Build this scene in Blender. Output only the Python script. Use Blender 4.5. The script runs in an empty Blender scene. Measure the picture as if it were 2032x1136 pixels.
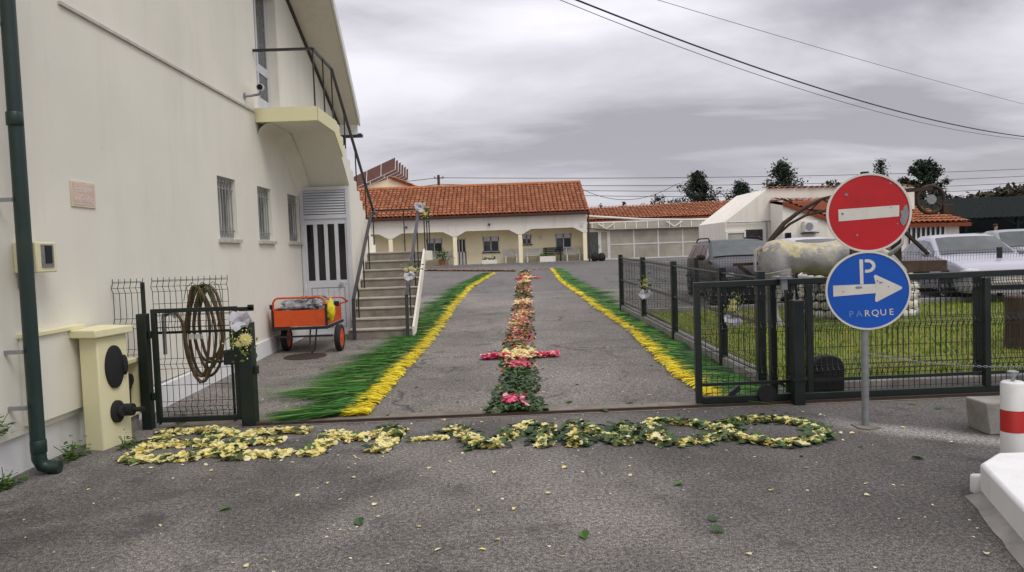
import bpy, math, random
from mathutils import Vector, Matrix, noise
random.seed(7)
R = random.random
def U(a, b): return a + (b - a) * random.random()
scn = bpy.context.scene
COL = scn.collection
# ------------------------------------------------------------------ camera
cd = bpy.data.cameras.new('camera'); cam = bpy.data.objects.new('camera', cd); COL.objects.link(cam)
cd.sensor_width = 36; cd.lens = 36 * 1450 / 2032; cd.clip_start = .05; cd.clip_end = 3000
cam.matrix_world = Matrix(((.999277, .036508, -.010642, 0), (-.012398, .048216, -.99876, 0), (-.03595, .99817, .048634, 1.6), (0, 0, 0, 1)))
scn.camera = cam
# ------------------------------------------------------------------ sky: overcast cloud deck over a physical sky
SUN_EL, SUN_AZ = math.radians(52), math.radians(140)     # azimuth clockwise from +Y: light from behind right
world = bpy.data.worlds.new('World'); scn.world = world; world.use_nodes = True
nt = world.node_tree; nt.nodes.clear()
def N(t, **k):
    n = nt.nodes.new(t)
    for a, v in k.items(): setattr(n, a, v)
    return n
def LK(a, b): nt.links.new(a, b)
def M(op, a, b=None, c=None, clamp=False):
    n = N('ShaderNodeMath', operation=op); n.use_clamp = clamp
    for i, v in enumerate((a, b, c)):
        if v is None: continue
        if isinstance(v, (int, float)): n.inputs[i].default_value = v
        else: LK(v, n.inputs[i])
    return n.outputs[0]
tc = N('ShaderNodeTexCoord'); sp = N('ShaderNodeSeparateXYZ'); LK(tc.outputs['Generated'], sp.inputs[0])
zz = M('ADD', M('MAXIMUM', sp.outputs[2], 0.0), .16)
cb = N('ShaderNodeCombineXYZ'); LK(M('DIVIDE', sp.outputs[0], zz), cb.inputs[0]); LK(M('DIVIDE', sp.outputs[1], zz), cb.inputs[1])
def noise_tex(scale, detail, rough, dist, loc):
    mp = N('ShaderNodeMapping'); mp.inputs['Location'].default_value = loc; mp.inputs['Scale'].default_value = (.75, 1.25, 1)
    LK(cb.outputs[0], mp.inputs[0])
    n = N('ShaderNodeTexNoise'); n.inputs['Scale'].default_value = scale; n.inputs['Detail'].default_value = detail
    n.inputs['Roughness'].default_value = rough; n.inputs['Distortion'].default_value = dist; LK(mp.outputs[0], n.inputs['Vector'])
    return n.outputs[0]
cl = M('ADD', M('MULTIPLY', noise_tex(.62, 6, .52, .5, (3.1, 1.7, 0)), .7), M('MULTIPLY', noise_tex(1.5, 7, .52, .5, (.4, 5.2, 0)), .3))
rp = N('ShaderNodeValToRGB'); LK(cl, rp.inputs[0]); e = rp.color_ramp.elements
e[0].position = .40; e[0].color = (.275, .266, .30, 1); e[1].position = .62; e[1].color = (.66, .645, .69, 1)
x = e.new(.49); x.color = (.455, .443, .485, 1)
hz = M('POWER', M('SUBTRACT', 1.0, M('MAXIMUM', sp.outputs[2], 0.0)), 9.0)
mh = N('ShaderNodeMixRGB'); LK(M('MULTIPLY', hz, .45), mh.inputs[0]); LK(rp.outputs[0], mh.inputs[1]); mh.inputs[2].default_value = (.84, .82, .86, 1)
gain = M('ADD', M('MULTIPLY', M('MAXIMUM', sp.outputs[2], 0.0), 1.7), .86)      # overcast skies brighten towards the zenith
vm = N('ShaderNodeVectorMath', operation='SCALE'); LK(mh.outputs[0], vm.inputs[0]); LK(gain, vm.inputs['Scale'])
sky = N('ShaderNodeTexSky', sky_type='NISHITA'); sky.sun_disc = False; sky.sun_elevation = SUN_EL; sky.sun_rotation = SUN_AZ
b1 = N('ShaderNodeBackground'); LK(sky.outputs[0], b1.inputs[0]); b1.inputs[1].default_value = .06
b2 = N('ShaderNodeBackground'); LK(vm.outputs[0], b2.inputs[0]); b2.inputs[1].default_value = 1.0
ms = N('ShaderNodeMixShader'); ms.inputs[0].default_value = .93; LK(b1.outputs[0], ms.inputs[1]); LK(b2.outputs[0], ms.inputs[2])
wo = N('ShaderNodeOutputWorld'); LK(ms.outputs[0], wo.inputs[0])
sl = bpy.data.lights.new('sun', 'SUN'); sl.energy = 1.1; sl.angle = math.radians(24); sl.color = (1, .96, .9)
so = bpy.data.objects.new('sun', sl); COL.objects.link(so)
sd = Vector((math.sin(SUN_AZ) * math.cos(SUN_EL), math.cos(SUN_AZ) * math.cos(SUN_EL), math.sin(SUN_EL)))
so.rotation_euler = sd.to_track_quat('Z', 'Y').to_euler()
vs = scn.view_settings; vs.view_transform = 'Standard'; vs.look = 'None'; vs.gamma = 1; vs.use_curve_mapping = False; vs.exposure = .26
# ------------------------------------------------------------------ materials
def lin(h):
    h = h.lstrip('#'); o = []
    for i in (0, 2, 4):
        c = int(h[i:i+2], 16) / 255; o.append(c / 12.92 if c <= .04045 else ((c + .055) / 1.055) ** 2.4)
    return tuple(o)
class MT:
    def __init__(s, name):
        s.m = bpy.data.materials.new(name); s.m.use_nodes = True; s.t = s.m.node_tree
        s.b = s.t.nodes['Principled BSDF']; s.tc = None
    def n(s, t, **k):
        n = s.t.nodes.new(t)
        for a, v in k.items(): setattr(n, a, v)
        return n
    def l(s, a, b): s.t.links.new(a, b)
    def co(s, which='Object'):
        if not s.tc: s.tc = s.n('ShaderNodeTexCoord')
        return s.tc.outputs[which]
    def noise(s, scale, detail=4, rough=.55, vec=None, sc=None, dist=0):
        v = vec or s.co()
        if sc:
            mp = s.n('ShaderNodeMapping'); mp.inputs['Scale'].default_value = sc; s.l(v, mp.inputs[0]); v = mp.outputs[0]
        n = s.n('ShaderNodeTexNoise'); n.inputs['Scale'].default_value = scale; n.inputs['Detail'].default_value = detail
        n.inputs['Roughness'].default_value = rough; n.inputs['Distortion'].default_value = dist; s.l(v, n.inputs['Vector']); return n.outputs[0]
    def ramp(s, v, *st):
        r = s.n('ShaderNodeValToRGB'); s.l(v, r.inputs[0]); e = r.color_ramp.elements
        while len(e) < len(st): e.new(.5)
        for i, (p, c) in enumerate(st):
            e[i].position = p; e[i].color = tuple(c) + (1,) if not isinstance(c, (int, float)) else (c, c, c, 1)
        return r.outputs[0]
    def mix(s, f, a, b, mode='MIX'):
        m = s.n('ShaderNodeMixRGB', blend_type=mode)
        for i, v in enumerate((f, a, b)):
            if isinstance(v, (int, float)): m.inputs[i].default_value = v if i == 0 else (v, v, v, 1)
            elif isinstance(v, tuple): m.inputs[i].default_value = v + (1,)
            else: s.l(v, m.inputs[i])
        return m.outputs[0]
    def math(s, op, a, b=0.0, clamp=False):
        m = s.n('ShaderNodeMath', operation=op); m.use_clamp = clamp
        for i, v in enumerate((a, b)):
            if isinstance(v, (int, float)): m.inputs[i].default_value = v
            else: s.l(v, m.inputs[i])
        return m.outputs[0]
    def base(s, c):
        if isinstance(c, tuple): s.b.inputs['Base Color'].default_value = c + (1,)
        else: s.l(c, s.b.inputs['Base Color'])
        return s
    def bump(s, h, st=.3, d=.01):
        b = s.n('ShaderNodeBump'); b.inputs['Strength'].default_value = st; b.inputs['Distance'].default_value = d
        s.l(h, b.inputs['Height']); s.l(b.outputs[0], s.b.inputs['Normal']); return s
    def set(s, **k):
        for a, v in k.items(): s.b.inputs[a.replace('_', ' ')].default_value = v
        return s
def mat(name, c, rough=.6, var=.12, scale=6, bump=0, metal=0, dirt=None, dirt_amt=.0, bscale=60):
    c = lin(c) if isinstance(c, str) else c
    k = MT(name); k.set(Roughness=rough, Metallic=metal)
    f = k.noise(scale, 5)
    lo = tuple(v * (1 - var) for v in c); hi = tuple(min(1, v * (1 + var)) for v in c)
    col = k.ramp(f, (.3, lo), (.7, hi))
    if dirt: col = k.mix(k.math('MULTIPLY', k.ramp(k.noise(scale * .37, 6, .65), (.48, 0), (.72, 1)), dirt_amt), col, lin(dirt))
    k.base(col)
    if bump: k.bump(k.noise(bscale, 5, .65), bump, .01)
    return k.m
def island(name, stops, rough=.55, trans=0):
    k = MT(name); g = k.n('ShaderNodeNewGeometry')
    col = k.ramp(g.outputs['Random Per Island'], *[(p, lin(c)) for p, c in stops]); k.base(col); k.set(Roughness=rough)
    if trans:
        k.set(Subsurface_Weight=0.0)
        tr = k.n('ShaderNodeBsdfTranslucent'); k.l(col, tr.inputs[0]); mx = k.n('ShaderNodeMixShader'); mx.inputs[0].default_value = trans
        k.l(k.b.outputs[0], mx.inputs[1]); k.l(tr.outputs[0], mx.inputs[2]); k.l(mx.outputs[0], k.t.nodes['Material Output'].inputs[0])
    return k.m
def plaster(name, c, dirt, amt=.22, bump=.18):
    k = MT(name); c = lin(c); k.set(Roughness=.88)
    big = k.ramp(k.noise(.55, 5, .6), (.3, tuple(v * .93 for v in c)), (.7, tuple(min(1, v * 1.04) for v in c)))
    streak = k.ramp(k.noise(3.2, 6, .7, sc=(1, 1, .13)), (.5, 0), (.78, 1))
    spots = k.ramp(k.noise(26, 3, .5), (.70, 0), (.76, 1))
    col = k.mix(k.math('MULTIPLY', streak, amt), big, lin(dirt)); col = k.mix(k.math('MULTIPLY', spots, .25), col, lin(dirt))
    k.base(col); k.bump(k.noise(140, 4, .7), bump, .006); return k.m
MAT = {}
MAT['wall'] = plaster('cream_render', '#e3e0d2', '#98937f', .13)
MAT['wall_yellow'] = plaster('yellow_render', '#e0dab0', '#a59a6a', .2)
MAT['wall_white'] = plaster('white_limewash', '#e4e4e2', '#9a958a', .28, .6)
MAT['soffit'] = plaster('soffit_render', '#cfcabb', '#8d8674', .25)
MAT['ochre'] = plaster('ochre_render', '#fcefcb', '#b8a47c', .06)
MAT['farwhite'] = plaster('far_white_render', '#e9e4d6', '#a09884', .35)
MAT['alu'] = mat('white_aluminium', '#c9cbd0', .4, .05, 4)
MAT['white'] = mat('white_paint', '#dcdcd8', .5, .06, 5, dirt='#8f8a7c', dirt_amt=.25)
MAT['green'] = mat('dark_green_metal', '#111d19', .42, .25, 9, dirt='#2c322c', dirt_amt=.35)
MAT['pipe'] = mat('green_pipe', '#172e28', .4, .12, 4, dirt='#4a5048', dirt_amt=.3)
MAT['blackm'] = mat('black_metal', '#1d1b1c', .45, .25, 12, dirt='#4a443c', dirt_amt=.3)
MAT['greyrail'] = mat('worn_handrail', '#3c3a3c', .4, .2, 10)
MAT['glass'] = mat('dark_glass', '#15181a', .08, .2, 2)
MAT['curtain'] = mat('curtain_glass', '#4d5250', .25, .5, 9)
MAT['grille'] = mat('grey_window_grille', '#8a8a86', .5, .12, 10)
MAT['sill'] = mat('marble_sill', '#b9b4aa', .5, .15, 8)
MAT['concrete'] = mat('stair_concrete', '#8b857a', .9, .22, 5, .4, dirt='#5d564b', dirt_amt=.6)
MAT['nosing'] = mat('stair_nosing', '#b3ab9d', .9, .15, 7, .3, dirt='#6d6558', dirt_amt=.4)
MAT['conc2'] = mat('rough_concrete', '#8d8a84', .95, .2, 6, .5, dirt='#4f4b44', dirt_amt=.6)
MAT['orange'] = mat('orange_paint', '#d04e18', .45, .1, 7, dirt='#8a4220', dirt_amt=.45)
MAT['rubber'] = mat('rubber', '#1a1a1b', .8, .2, 20)
MAT['sack'] = mat('grey_tarp', '#8d8f93', .6, .65, 11, .5, bscale=14)
MAT['yellowbag'] = mat('yellow_bag', '#d8c81e', .5, .2, 9)
MAT['hose'] = mat('brown_hose', '#5d4a30', .45, .3, 8)
MAT['rust'] = mat('rusty_iron', '#38281f', .8, .3, 14, .4, dirt='#2a211e', dirt_amt=.6)
MAT['steel'] = mat('galvanised_steel', '#8f9294', .45, .15, 14, metal=.5)
MAT['wood'] = mat('dark_wood', '#4a3a2e', .85, .3, 9, .4)
MAT['tulle'] = mat('white_tulle', '#c9c8d0', .7, .06, 9)
MAT['leafy'] = island('leaf_green', [(0, '#2d4a1a'), (.5, '#466b24'), (1, '#6f8c34')], .5, .2)
MAT['darkleaf'] = island('dark_leaf', [(0, '#22331a'), (.5, '#36502a'), (.85, '#4d6a34'), (1, '#6d7d44')], .6, .12)
MAT['petal'] = island('cream_petal', [(0, '#e4e2ae'), (.35, '#f0e8a2'), (.7, '#f3e48c'), (.92, '#f8f3d2'), (1, '#e4c66c')], .55, .25)
MAT['pale'] = island('pale_petal', [(0, '#e9e6d0'), (.6, '#e5dfae'), (1, '#cfc98e')], .6, .15)
MAT['pink'] = island('pink_petal', [(0, '#d83a68'), (.5, '#f05f8c'), (.85, '#f78fac'), (1, '#f8ced2')], .5, .25)
MAT['orangep'] = island('orange_petal', [(0, '#8a5430'), (.3, '#b0703e'), (.5, '#a8503c'), (.75, '#bd9354'), (1, '#d2c492')], .55, .2)
MAT['blade'] = island('green_blade', [(0, '#123808'), (.3, '#225c10'), (.7, '#34781a'), (.92, '#5f9c2c'), (1, '#9a9a48')], .75, .15)
MAT['yblade'] = island('yellow_blade', [(0, '#d2b400'), (.5, '#efd90a'), (1, '#f6ea3c')], .7, .2)
MAT['grass'] = island('lawn_grass', [(0, '#3f6a14'), (.4, '#608c1a'), (.8, '#969a1e'), (1, '#a8962a')], .6, .15)
MAT['tile'] = island('roof_tile', [(0, '#80492a'), (.2, '#94552f'), (.7, '#9f5f38'), (.93, '#ab6e46'), (1, '#7c4d30')], .8)
MAT['oldtile'] = island('old_roof_tile', [(0, '#7a5038'), (.5, '#94634a'), (1, '#a87a58')], .85)
MAT['signred'] = mat('sign_red', '#c0141c', .35, .06, 6, dirt='#8d1a1c', dirt_amt=.5)
MAT['signblue'] = mat('sign_blue', '#0052b4', .32, .06, 5, dirt='#1a4a94', dirt_amt=.3)
MAT['signwhite'] = mat('sign_white', '#d6d3c8', .45, .05, 9, dirt='#9a948a', dirt_amt=.3)
MAT['faded'] = mat('faded_lettering', '#5f8ecb', .45, .15, 20)
MAT['redband'] = mat('red_band', '#b42a24', .45, .08, 9)
MAT['crop'] = mat('plain_grey_enamel', '#a5a4a6', .5, .12, 9)
MAT['van'] = mat('white_car_paint', '#b9b9be', .3, .03, 3)
def carpaint(name, c, rough=.25):
    k = MT(name); k.base(lin(c)); k.set(Roughness=rough, Metallic=.0, Coat_Weight=.25, Coat_Roughness=.12); return k.m
MAT['purple'] = carpaint('dark_plum_paint', '#17121a', .32); 
bs = MAT['purple'].node_tree.nodes['Principled BSDF']; bs.inputs['Coat Weight'].default_value = .05; bs.inputs['Specular IOR Level'].default_value = .3
MAT['silver'] = carpaint('silver_white_paint', '#a9a7b2'); MAT['greycar'] = carpaint('grey_green_paint', '#7e8688')
MAT['redcar'] = carpaint('maroon_paint', '#5a2430')
def glassm(name, c, rough=.04, alpha=.55):
    k = MT(name); k.base(lin(c)); k.set(Roughness=rough, Alpha=alpha); return k.m
MAT['carglass'] = mat('car_glass', '#59646a', .16, .35, 3)  # pale sky reflection is put into the glass colour
MAT['windscreen'] = mat('windscreen', '#39413f', .07, .5, 3)
MAT['frost'] = mat('dusty_plastic_glazing', '#aaa698', .25, .16, 1.2, dirt='#7a776c', dirt_amt=.5)
MAT['chrome'] = mat('chrome', '#c8c8cc', .15, .05, 5, metal=.9)
MAT['lamp'] = mat('headlamp', '#b8bcc0', .1, .5, 60)
MAT['solar'] = mat('brown_solar_panel', '#5a3426', .18, .15, 2)
MAT['shed'] = mat('dark_sheet_roof', '#1e2423', .7, .2, 4)
bs = MAT['shed'].node_tree.nodes['Principled BSDF']; bs.inputs['Specular IOR Level'].default_value = .1; bs.inputs['Roughness'].default_value = .95
MAT['bark'] = mat('bark', '#3c3228', .9, .3, 14, .5)
MAT['conifer'] = island('conifer_leaf', [(0, '#121d14'), (.6, '#22321f'), (1, '#3a4c2c')], .6, .1)
MAT['autumn'] = island('autumn_leaf', [(0, '#1c2012'), (.5, '#302e18'), (.85, '#41351c'), (1, '#4d4022')], .6, .1)
MAT['skin'] = mat('skin', '#b08066', .55, .05, 8); MAT['shirt'] = mat('blue_jacket', '#2f4a70', .8, .15, 8); MAT['hair'] = mat('dark_hair', '#1c1714', .7, .2, 30)
MAT['trouser'] = mat('dark_trousers', '#22242c', .8, .15, 8)
def asphalt():
    k = MT('worn_asphalt'); k.set(Roughness=.88)
    P = k.co()
    big = k.ramp(k.noise(.33, 6, .6), (.38, (.070, .065, .060)), (.49, (.122, .114, .105)), (.6, (.205, .191, .175)))
    patch = k.ramp(k.noise(.9, 7, .65, dist=.6), (.46, 0), (.6, 1)); col = k.mix(k.math('MULTIPLY', patch, .5), big, (.225, .213, .196))
    rt = k.n('ShaderNodeSeparateXYZ'); k.l(P, rt.inputs[0]); drk = k.ramp(k.math('SUBTRACT', k.math('ADD', rt.outputs[0], k.math('MULTIPLY', k.noise(.8, 5, .65), 2.2)), 1.8), (.0, 0), (1.0, 1)); col = k.mix(k.math('MULTIPLY', drk, .55), col, (.068, .063, .059))
    # darker tarmac outside the gate, older pale surfacing inside, each with an uneven edge
    sx = k.n('ShaderNodeSeparateXYZ'); k.l(P, sx.inputs[0])
    yy = k.math('ADD', sx.outputs[1], k.math('MULTIPLY', k.noise(1.1, 4), .35))
    inner = k.ramp(k.math('MULTIPLY', k.math('SUBTRACT', yy, 7.1), 2.0), (.0, 0), (.4, 1)); col = k.mix(k.math('MULTIPLY', inner, .34), col, (.255, .235, .208))
    far = k.ramp(k.math('MULTIPLY', k.math('SUBTRACT', yy, 22.0), 2.0), (.0, 0), (.5, 1)); col = k.mix(k.math('MULTIPLY', far, .55), col, (.108, .104, .104))
    seam = k.ramp(k.math('ABSOLUTE', k.math('SUBTRACT', yy, 22.1)), (.05, 1), (.16, 0)); col = k.mix(k.math('MULTIPLY', seam, .5), col, (.26, .245, .225))
    # newer dark tarmac beyond a diagonal joint that runs from the sign to the kerb
    dj = k.math('ADD', k.math('SUBTRACT', sx.outputs[0], k.math('MULTIPLY', sx.outputs[1], -.1)), k.math('MULTIPLY', k.noise(2.5, 4), .2))
    joint = k.ramp(k.math('ABSOLUTE', k.math('SUBTRACT', k.math('ADD', k.math('MULTIPLY', sx.outputs[0], .62), k.math('ADD', k.math('MULTIPLY', sx.outputs[1], .78), k.math('MULTIPLY', k.noise(2.2, 5), .25))), 6.75)), (.04, 1), (.22, 0))
    rgt = k.ramp(sx.outputs[0], (.0, 0), (1.0, 1)); lim = k.ramp(k.math('MULTIPLY', k.math('SUBTRACT', sx.outputs[0], 2.7), 2.0), (.0, 0), (.5, 1))
    near = k.ramp(k.math('SUBTRACT', 7.0, sx.outputs[1]), (.0, 0), (.2, 1))
    col = k.mix(k.math('MULTIPLY', k.math('MULTIPLY', k.math('MULTIPLY', joint, lim), near), .7), col, (.34, .33, .315))
    # aggregate
    ag = k.ramp(k.noise(120, 2, .6), (.34, (.30, .30, .30)), (.5, (.95, .95, .95)), (.60, (1.5, 1.48, 1.45)), (.70, (2.6, 2.5, 2.4))); col = k.mix(1.0, col, ag, 'MULTIPLY')
    ag2 = k.ramp(k.noise(38, 3, .6), (.38, (.55, .55, .55)), (.62, (1.42, 1.40, 1.37))); col = k.mix(1.0, col, ag2, 'MULTIPLY')
    vs_ = k.n('ShaderNodeTexVoronoi'); vs_.inputs['Scale'].default_value = 42; k.l(P, vs_.inputs['Vector']); chip = k.math('MULTIPLY', k.ramp(vs_.outputs['Distance'], (.16, 1), (.22, 0)), k.ramp(k.noise(31, 2), (.56, 0), (.6, 1)))
    col = k.mix(k.math('MULTIPLY', chip, .75), col, (.42, .40, .37))
    # cracks
    nd = k.n('ShaderNodeTexNoise'); nd.inputs['Scale'].default_value = 1.3; nd.inputs['Detail'].default_value = 5; k.l(P, nd.inputs['Vector'])
    ad = k.n('ShaderNodeVectorMath', operation='MULTIPLY_ADD'); k.l(nd.outputs[1], ad.inputs[0]); ad.inputs[1].default_value = (1.1, 1.1, 0); k.l(P, ad.inputs[2])
    vo = k.n('ShaderNodeTexVoronoi', feature='DISTANCE_TO_EDGE'); vo.inputs['Scale'].default_value = .42; k.l(ad.outputs[0], vo.inputs['Vector'])
    crack = k.ramp(vo.outputs[0], (.0, 1), (.012, 0)); msk = k.ramp(k.noise(.5, 3), (.46, 0), (.54, 1))
    cr = k.math('MULTIPLY', k.math('MULTIPLY', crack, msk), inner); col = k.mix(k.math('MULTIPLY', cr, .85), col, (.03, .028, .026))
    st = k.ramp(k.noise(1.9, 5, .7), (.57, 0), (.66, 1)); col = k.mix(k.math('MULTIPLY', st, .55), col, (.045, .042, .040))
    k.base(col); k.bump(k.noise(110, 3, .6), .7, .012); return k.m
MAT['asphalt'] = asphalt()
MAT['threshold'] = mat('threshold_concrete', '#7d7468', .95, .25, 7, .5, dirt='#544b40', dirt_amt=.6)
MAT['soil'] = mat('lawn_soil', '#646a1c', .95, .35, 4, .4, dirt='#5c4f30', dirt_amt=.6)
def ochre_ox():
    k = MT('painted_ox'); k.set(Roughness=.75)
    sx = k.n('ShaderNodeSeparateXYZ'); k.l(k.co(), sx.inputs[0])
    h = k.math('ADD', k.math('MULTIPLY', k.math('SUBTRACT', sx.outputs[2], 1.08), 2.0), k.math('MULTIPLY', k.math('SUBTRACT', k.noise(3.0, 8, .75), .5), 3.2))
    grey = k.ramp(k.noise(4, 6, .6), (.3, lin('#777779')), (.7, lin('#aeaca8')))
    och = k.ramp(k.noise(9, 5), (.3, lin('#a0946c')), (.7, lin('#c8bfa0')))
    k.base(k.mix(k.ramp(h, (.35, 0), (.5, 1)), grey, och)); k.bump(k.noise(20, 5, .6), .4, .01); return k.m
MAT['ox'] = ochre_ox()
# ------------------------------------------------------------------ mesh helpers
def gx(x, y):                                             # the car park on the right stays level while the drive climbs
    f = max(0., min(1., (x - 11) / 5)); f = f * f * (3 - 2 * f); return gz(y) * (1 - f) + min(gz(y), .2) * f
def gz(y):
    if y < 7.3: return 0.
    if y < 17: return .018 * (y - 7.3)
    if y < 40: return .1746 + .0294 * (y - 17)
    return .8508
def link(o, parent=None):
    COL.objects.link(o)
    if parent is not None:
        o.parent = parent; o.matrix_parent_inverse = Matrix.Translation(-parent.location) if not parent.get('_loc') else Matrix.Identity(4)
    return o
def tag(o, label=None, cat=None, group=None, kind=None):
    if label: o['label'] = label
    if cat: o['category'] = cat
    if group: o['group'] = group
    if kind: o['kind'] = kind
    return o
LOCALS = set()
def thing(name, label, cat, loc=(0, 0, 0), group=None, rz=None):
    o = bpy.data.objects.new(name, None); o.location = loc; o.empty_display_size = .1
    COL.objects.link(o)
    if rz is not None: o.rotation_euler = (0, 0, rz); LOCALS.add(o.name)
    return tag(o, label, cat, group)
class MB:
    def __init__(s): s.v = []; s.f = []
    def add(s, v, f):
        n = len(s.v); s.v += [tuple(p) for p in v]; s.f += [tuple(i + n for i in q) for q in f]; return s
    def box(s, x0, x1, y0, y1, z0, z1):
        v = [(x, y, z) for x in (x0, x1) for y in (y0, y1) for z in (z0, z1)]
        return s.add(v, [(0, 1, 3, 2), (4, 6, 7, 5), (0, 4, 5, 1), (2, 3, 7, 6), (0, 2, 6, 4), (1, 5, 7, 3)])
    def beam(s, p, q, w, h, up=(0, 0, 1)):
        p = Vector(p); q = Vector(q); d = (q - p).normalized(); up = Vector(up)
        if abs(d.dot(up)) > .98: up = Vector((0, 1, 0))
        a = d.cross(up).normalized() * w / 2; b = a.cross(d).normalized() * h / 2
        v = [o + i * a + j * b for o in (p, q) for i, j in ((-1, -1), (1, -1), (1, 1), (-1, 1))]
        return s.add(v, [(0, 1, 2, 3), (7, 6, 5, 4), (0, 4, 5, 1), (1, 5, 6, 2), (2, 6, 7, 3), (3, 7, 4, 0)])
    def tube(s, pts, r, n=8, cap=True, closed=False):
        pts = [Vector(p) for p in pts]; rr = r if isinstance(r, (list, tuple)) else [r] * len(pts); m = len(pts)
        base = len(s.v); u = None
        for i, p in enumerate(pts):
            if closed: d = (pts[(i + 1) % m] - pts[i - 1]).normalized()
            else: d = (pts[min(i + 1, m - 1)] - pts[max(i - 1, 0)]).normalized()
            if u is None:
                u = Vector((0, 0, 1)) if abs(d.z) < .9 else Vector((1, 0, 0))
            u = (u - d * u.dot(d)).normalized(); w = d.cross(u)
            for k in range(n):
                a = 2 * math.pi * (k + .5) / n; s.v.append(tuple(p + (u * math.cos(a) + w * math.sin(a)) * rr[i]))
        for i in range(m if closed else m - 1):
            for k in range(n):
                a = base + i * n; b = base + ((i + 1) % m) * n
                s.f.append((a + k, a + (k + 1) % n, b + (k + 1) % n, b + k))
        if cap and not closed:
            s.f.append(tuple(base + k for k in reversed(range(n)))); s.f.append(tuple(base + (m - 1) * n + k for k in range(n)))
        return s
    def prism(s, poly, fn0, fn1):
        n = len(poly); v = [fn0(*p) for p in poly] + [fn1(*p) for p in poly]
        return s.add(v, [tuple(range(n))] + [tuple(range(2 * n - 1, n - 1, -1))] + [(i, i + n, (i + 1) % n + n, (i + 1) % n) for i in range(n)])
    def px(s, poly, x0, x1): return s.prism(poly, lambda a, b: (x0, a, b), lambda a, b: (x1, a, b))     # poly in (y,z)
    def py(s, poly, y0, y1): return s.prism(poly, lambda a, b: (a, y0, b), lambda a, b: (a, y1, b))     # poly in (x,z)
    def pz(s, poly, z0, z1): return s.prism(poly, lambda a, b: (a, b, z0), lambda a, b: (a, b, z1))
    def lathe(s, prof, c, n=20, axis='z'):
        base = len(s.v); c = Vector(c)
        for (r, h) in prof:
            for k in range(n):
                a = 2 * math.pi * k / n; p = (r * math.cos(a), r * math.sin(a), h)
                if axis == 'y': p = (p[0], p[2], p[1])
                if axis == 'x': p = (p[2], p[0], p[1])
                s.v.append(tuple(c + Vector(p)))
        for i in range(len(prof) - 1):
            for k in range(n):
                a = base + i * n; s.f.append((a + k, a + (k + 1) % n, a + n + (k + 1) % n, a + n + k))
        s.f.append(tuple(base + k for k in reversed(range(n)))); s.f.append(tuple(base + (len(prof) - 1) * n + k for k in range(n)))
        return s
    def blob(s, c, r, seg=10, rings=7, jit=.0):
        c = Vector(c); r = Vector(r) if not isinstance(r, (int, float)) else Vector((r, r, r)); base = len(s.v)
        for i in range(rings + 1):
            t = math.pi * i / rings
            for k in range(seg):
                a = 2 * math.pi * k / seg; d = Vector((math.sin(t) * math.cos(a), math.sin(t) * math.sin(a), math.cos(t)))
                q = 1 + jit * noise.noise(d * 2.3 + c * 7); s.v.append(tuple(c + Vector((d.x * r.x, d.y * r.y, d.z * r.z)) * q))
        for i in range(rings):
            for k in range(seg):
                a = base + i * seg; s.f.append((a + k, a + seg + k, a + seg + (k + 1) % seg, a + (k + 1) % seg))
        return s
    def mesh(s, name, m, ang=35):
        me = bpy.data.meshes.new(name); me.from_pydata(s.v, [], s.f); me.validate()
        me.materials.append(MAT[m] if isinstance(m, str) else m)
        if ang: me.shade_smooth(); me.set_sharp_from_angle(angle=math.radians(ang))
        return me
    def build(s, name, m, parent=None, ang=35, bevel=0, kind=None, fix=True):
        me = s.mesh(name, m, ang)
        if fix:
            import bmesh
            bm = bmesh.new(); bm.from_mesh(me); bmesh.ops.recalc_face_normals(bm, faces=bm.faces); bm.to_mesh(me); bm.free()
        o = bpy.data.objects.new(name, me); COL.objects.link(o)
        if parent is not None:
            o.parent = parent
            root = parent
            # parts are written in world coordinates unless their thing is a rotated one (local coordinates)
            if parent.type == 'EMPTY' and parent.name not in LOCALS: o.matrix_parent_inverse = Matrix.Translation(-Vector(parent.location))
        if bevel:
            b = o.modifiers.new('bevel', 'BEVEL'); b.width = bevel; b.segments = 2; b.limit_method = 'ANGLE'; b.angle_limit = math.radians(40)
        if kind: o['kind'] = kind
        return o
def struct(name, mb, m, ang=35, **k):
    o = mb.build(name, m, None, ang, **k); o['kind'] = 'structure'; return o
def copy_tree(o, parent=None):
    c = o.copy(); COL.objects.link(c)
    if o.name in LOCALS: LOCALS.add(c.name)
    if parent is not None: c.parent = parent
    for ch in list(o.children): copy_tree(ch, c)
    return c
def ltext(s, size, depth, fn, name, m, parent, track=1.0):
    """lettering as a thin solid mesh; fn maps text (u, v, w) into place"""
    cu = bpy.data.curves.new(name, 'FONT'); cu.body = s; cu.size = size; cu.extrude = depth; cu.align_x = 'CENTER'; cu.space_character = track; cu.resolution_u = 3
    to = bpy.data.objects.new(name, cu); COL.objects.link(to); dg = bpy.context.evaluated_depsgraph_get()
    me = bpy.data.meshes.new_from_object(to.evaluated_get(dg)); bpy.data.objects.remove(to)
    for v in me.vertices: v.co = fn(*v.co)
    me.materials.clear(); me.materials.append(MAT[m]); o = bpy.data.objects.new(name, me); COL.objects.link(o); o.parent = parent
    if parent.type == 'EMPTY' and parent.name not in LOCALS: o.matrix_parent_inverse = Matrix.Translation(-Vector(parent.location))
    return o
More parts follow.
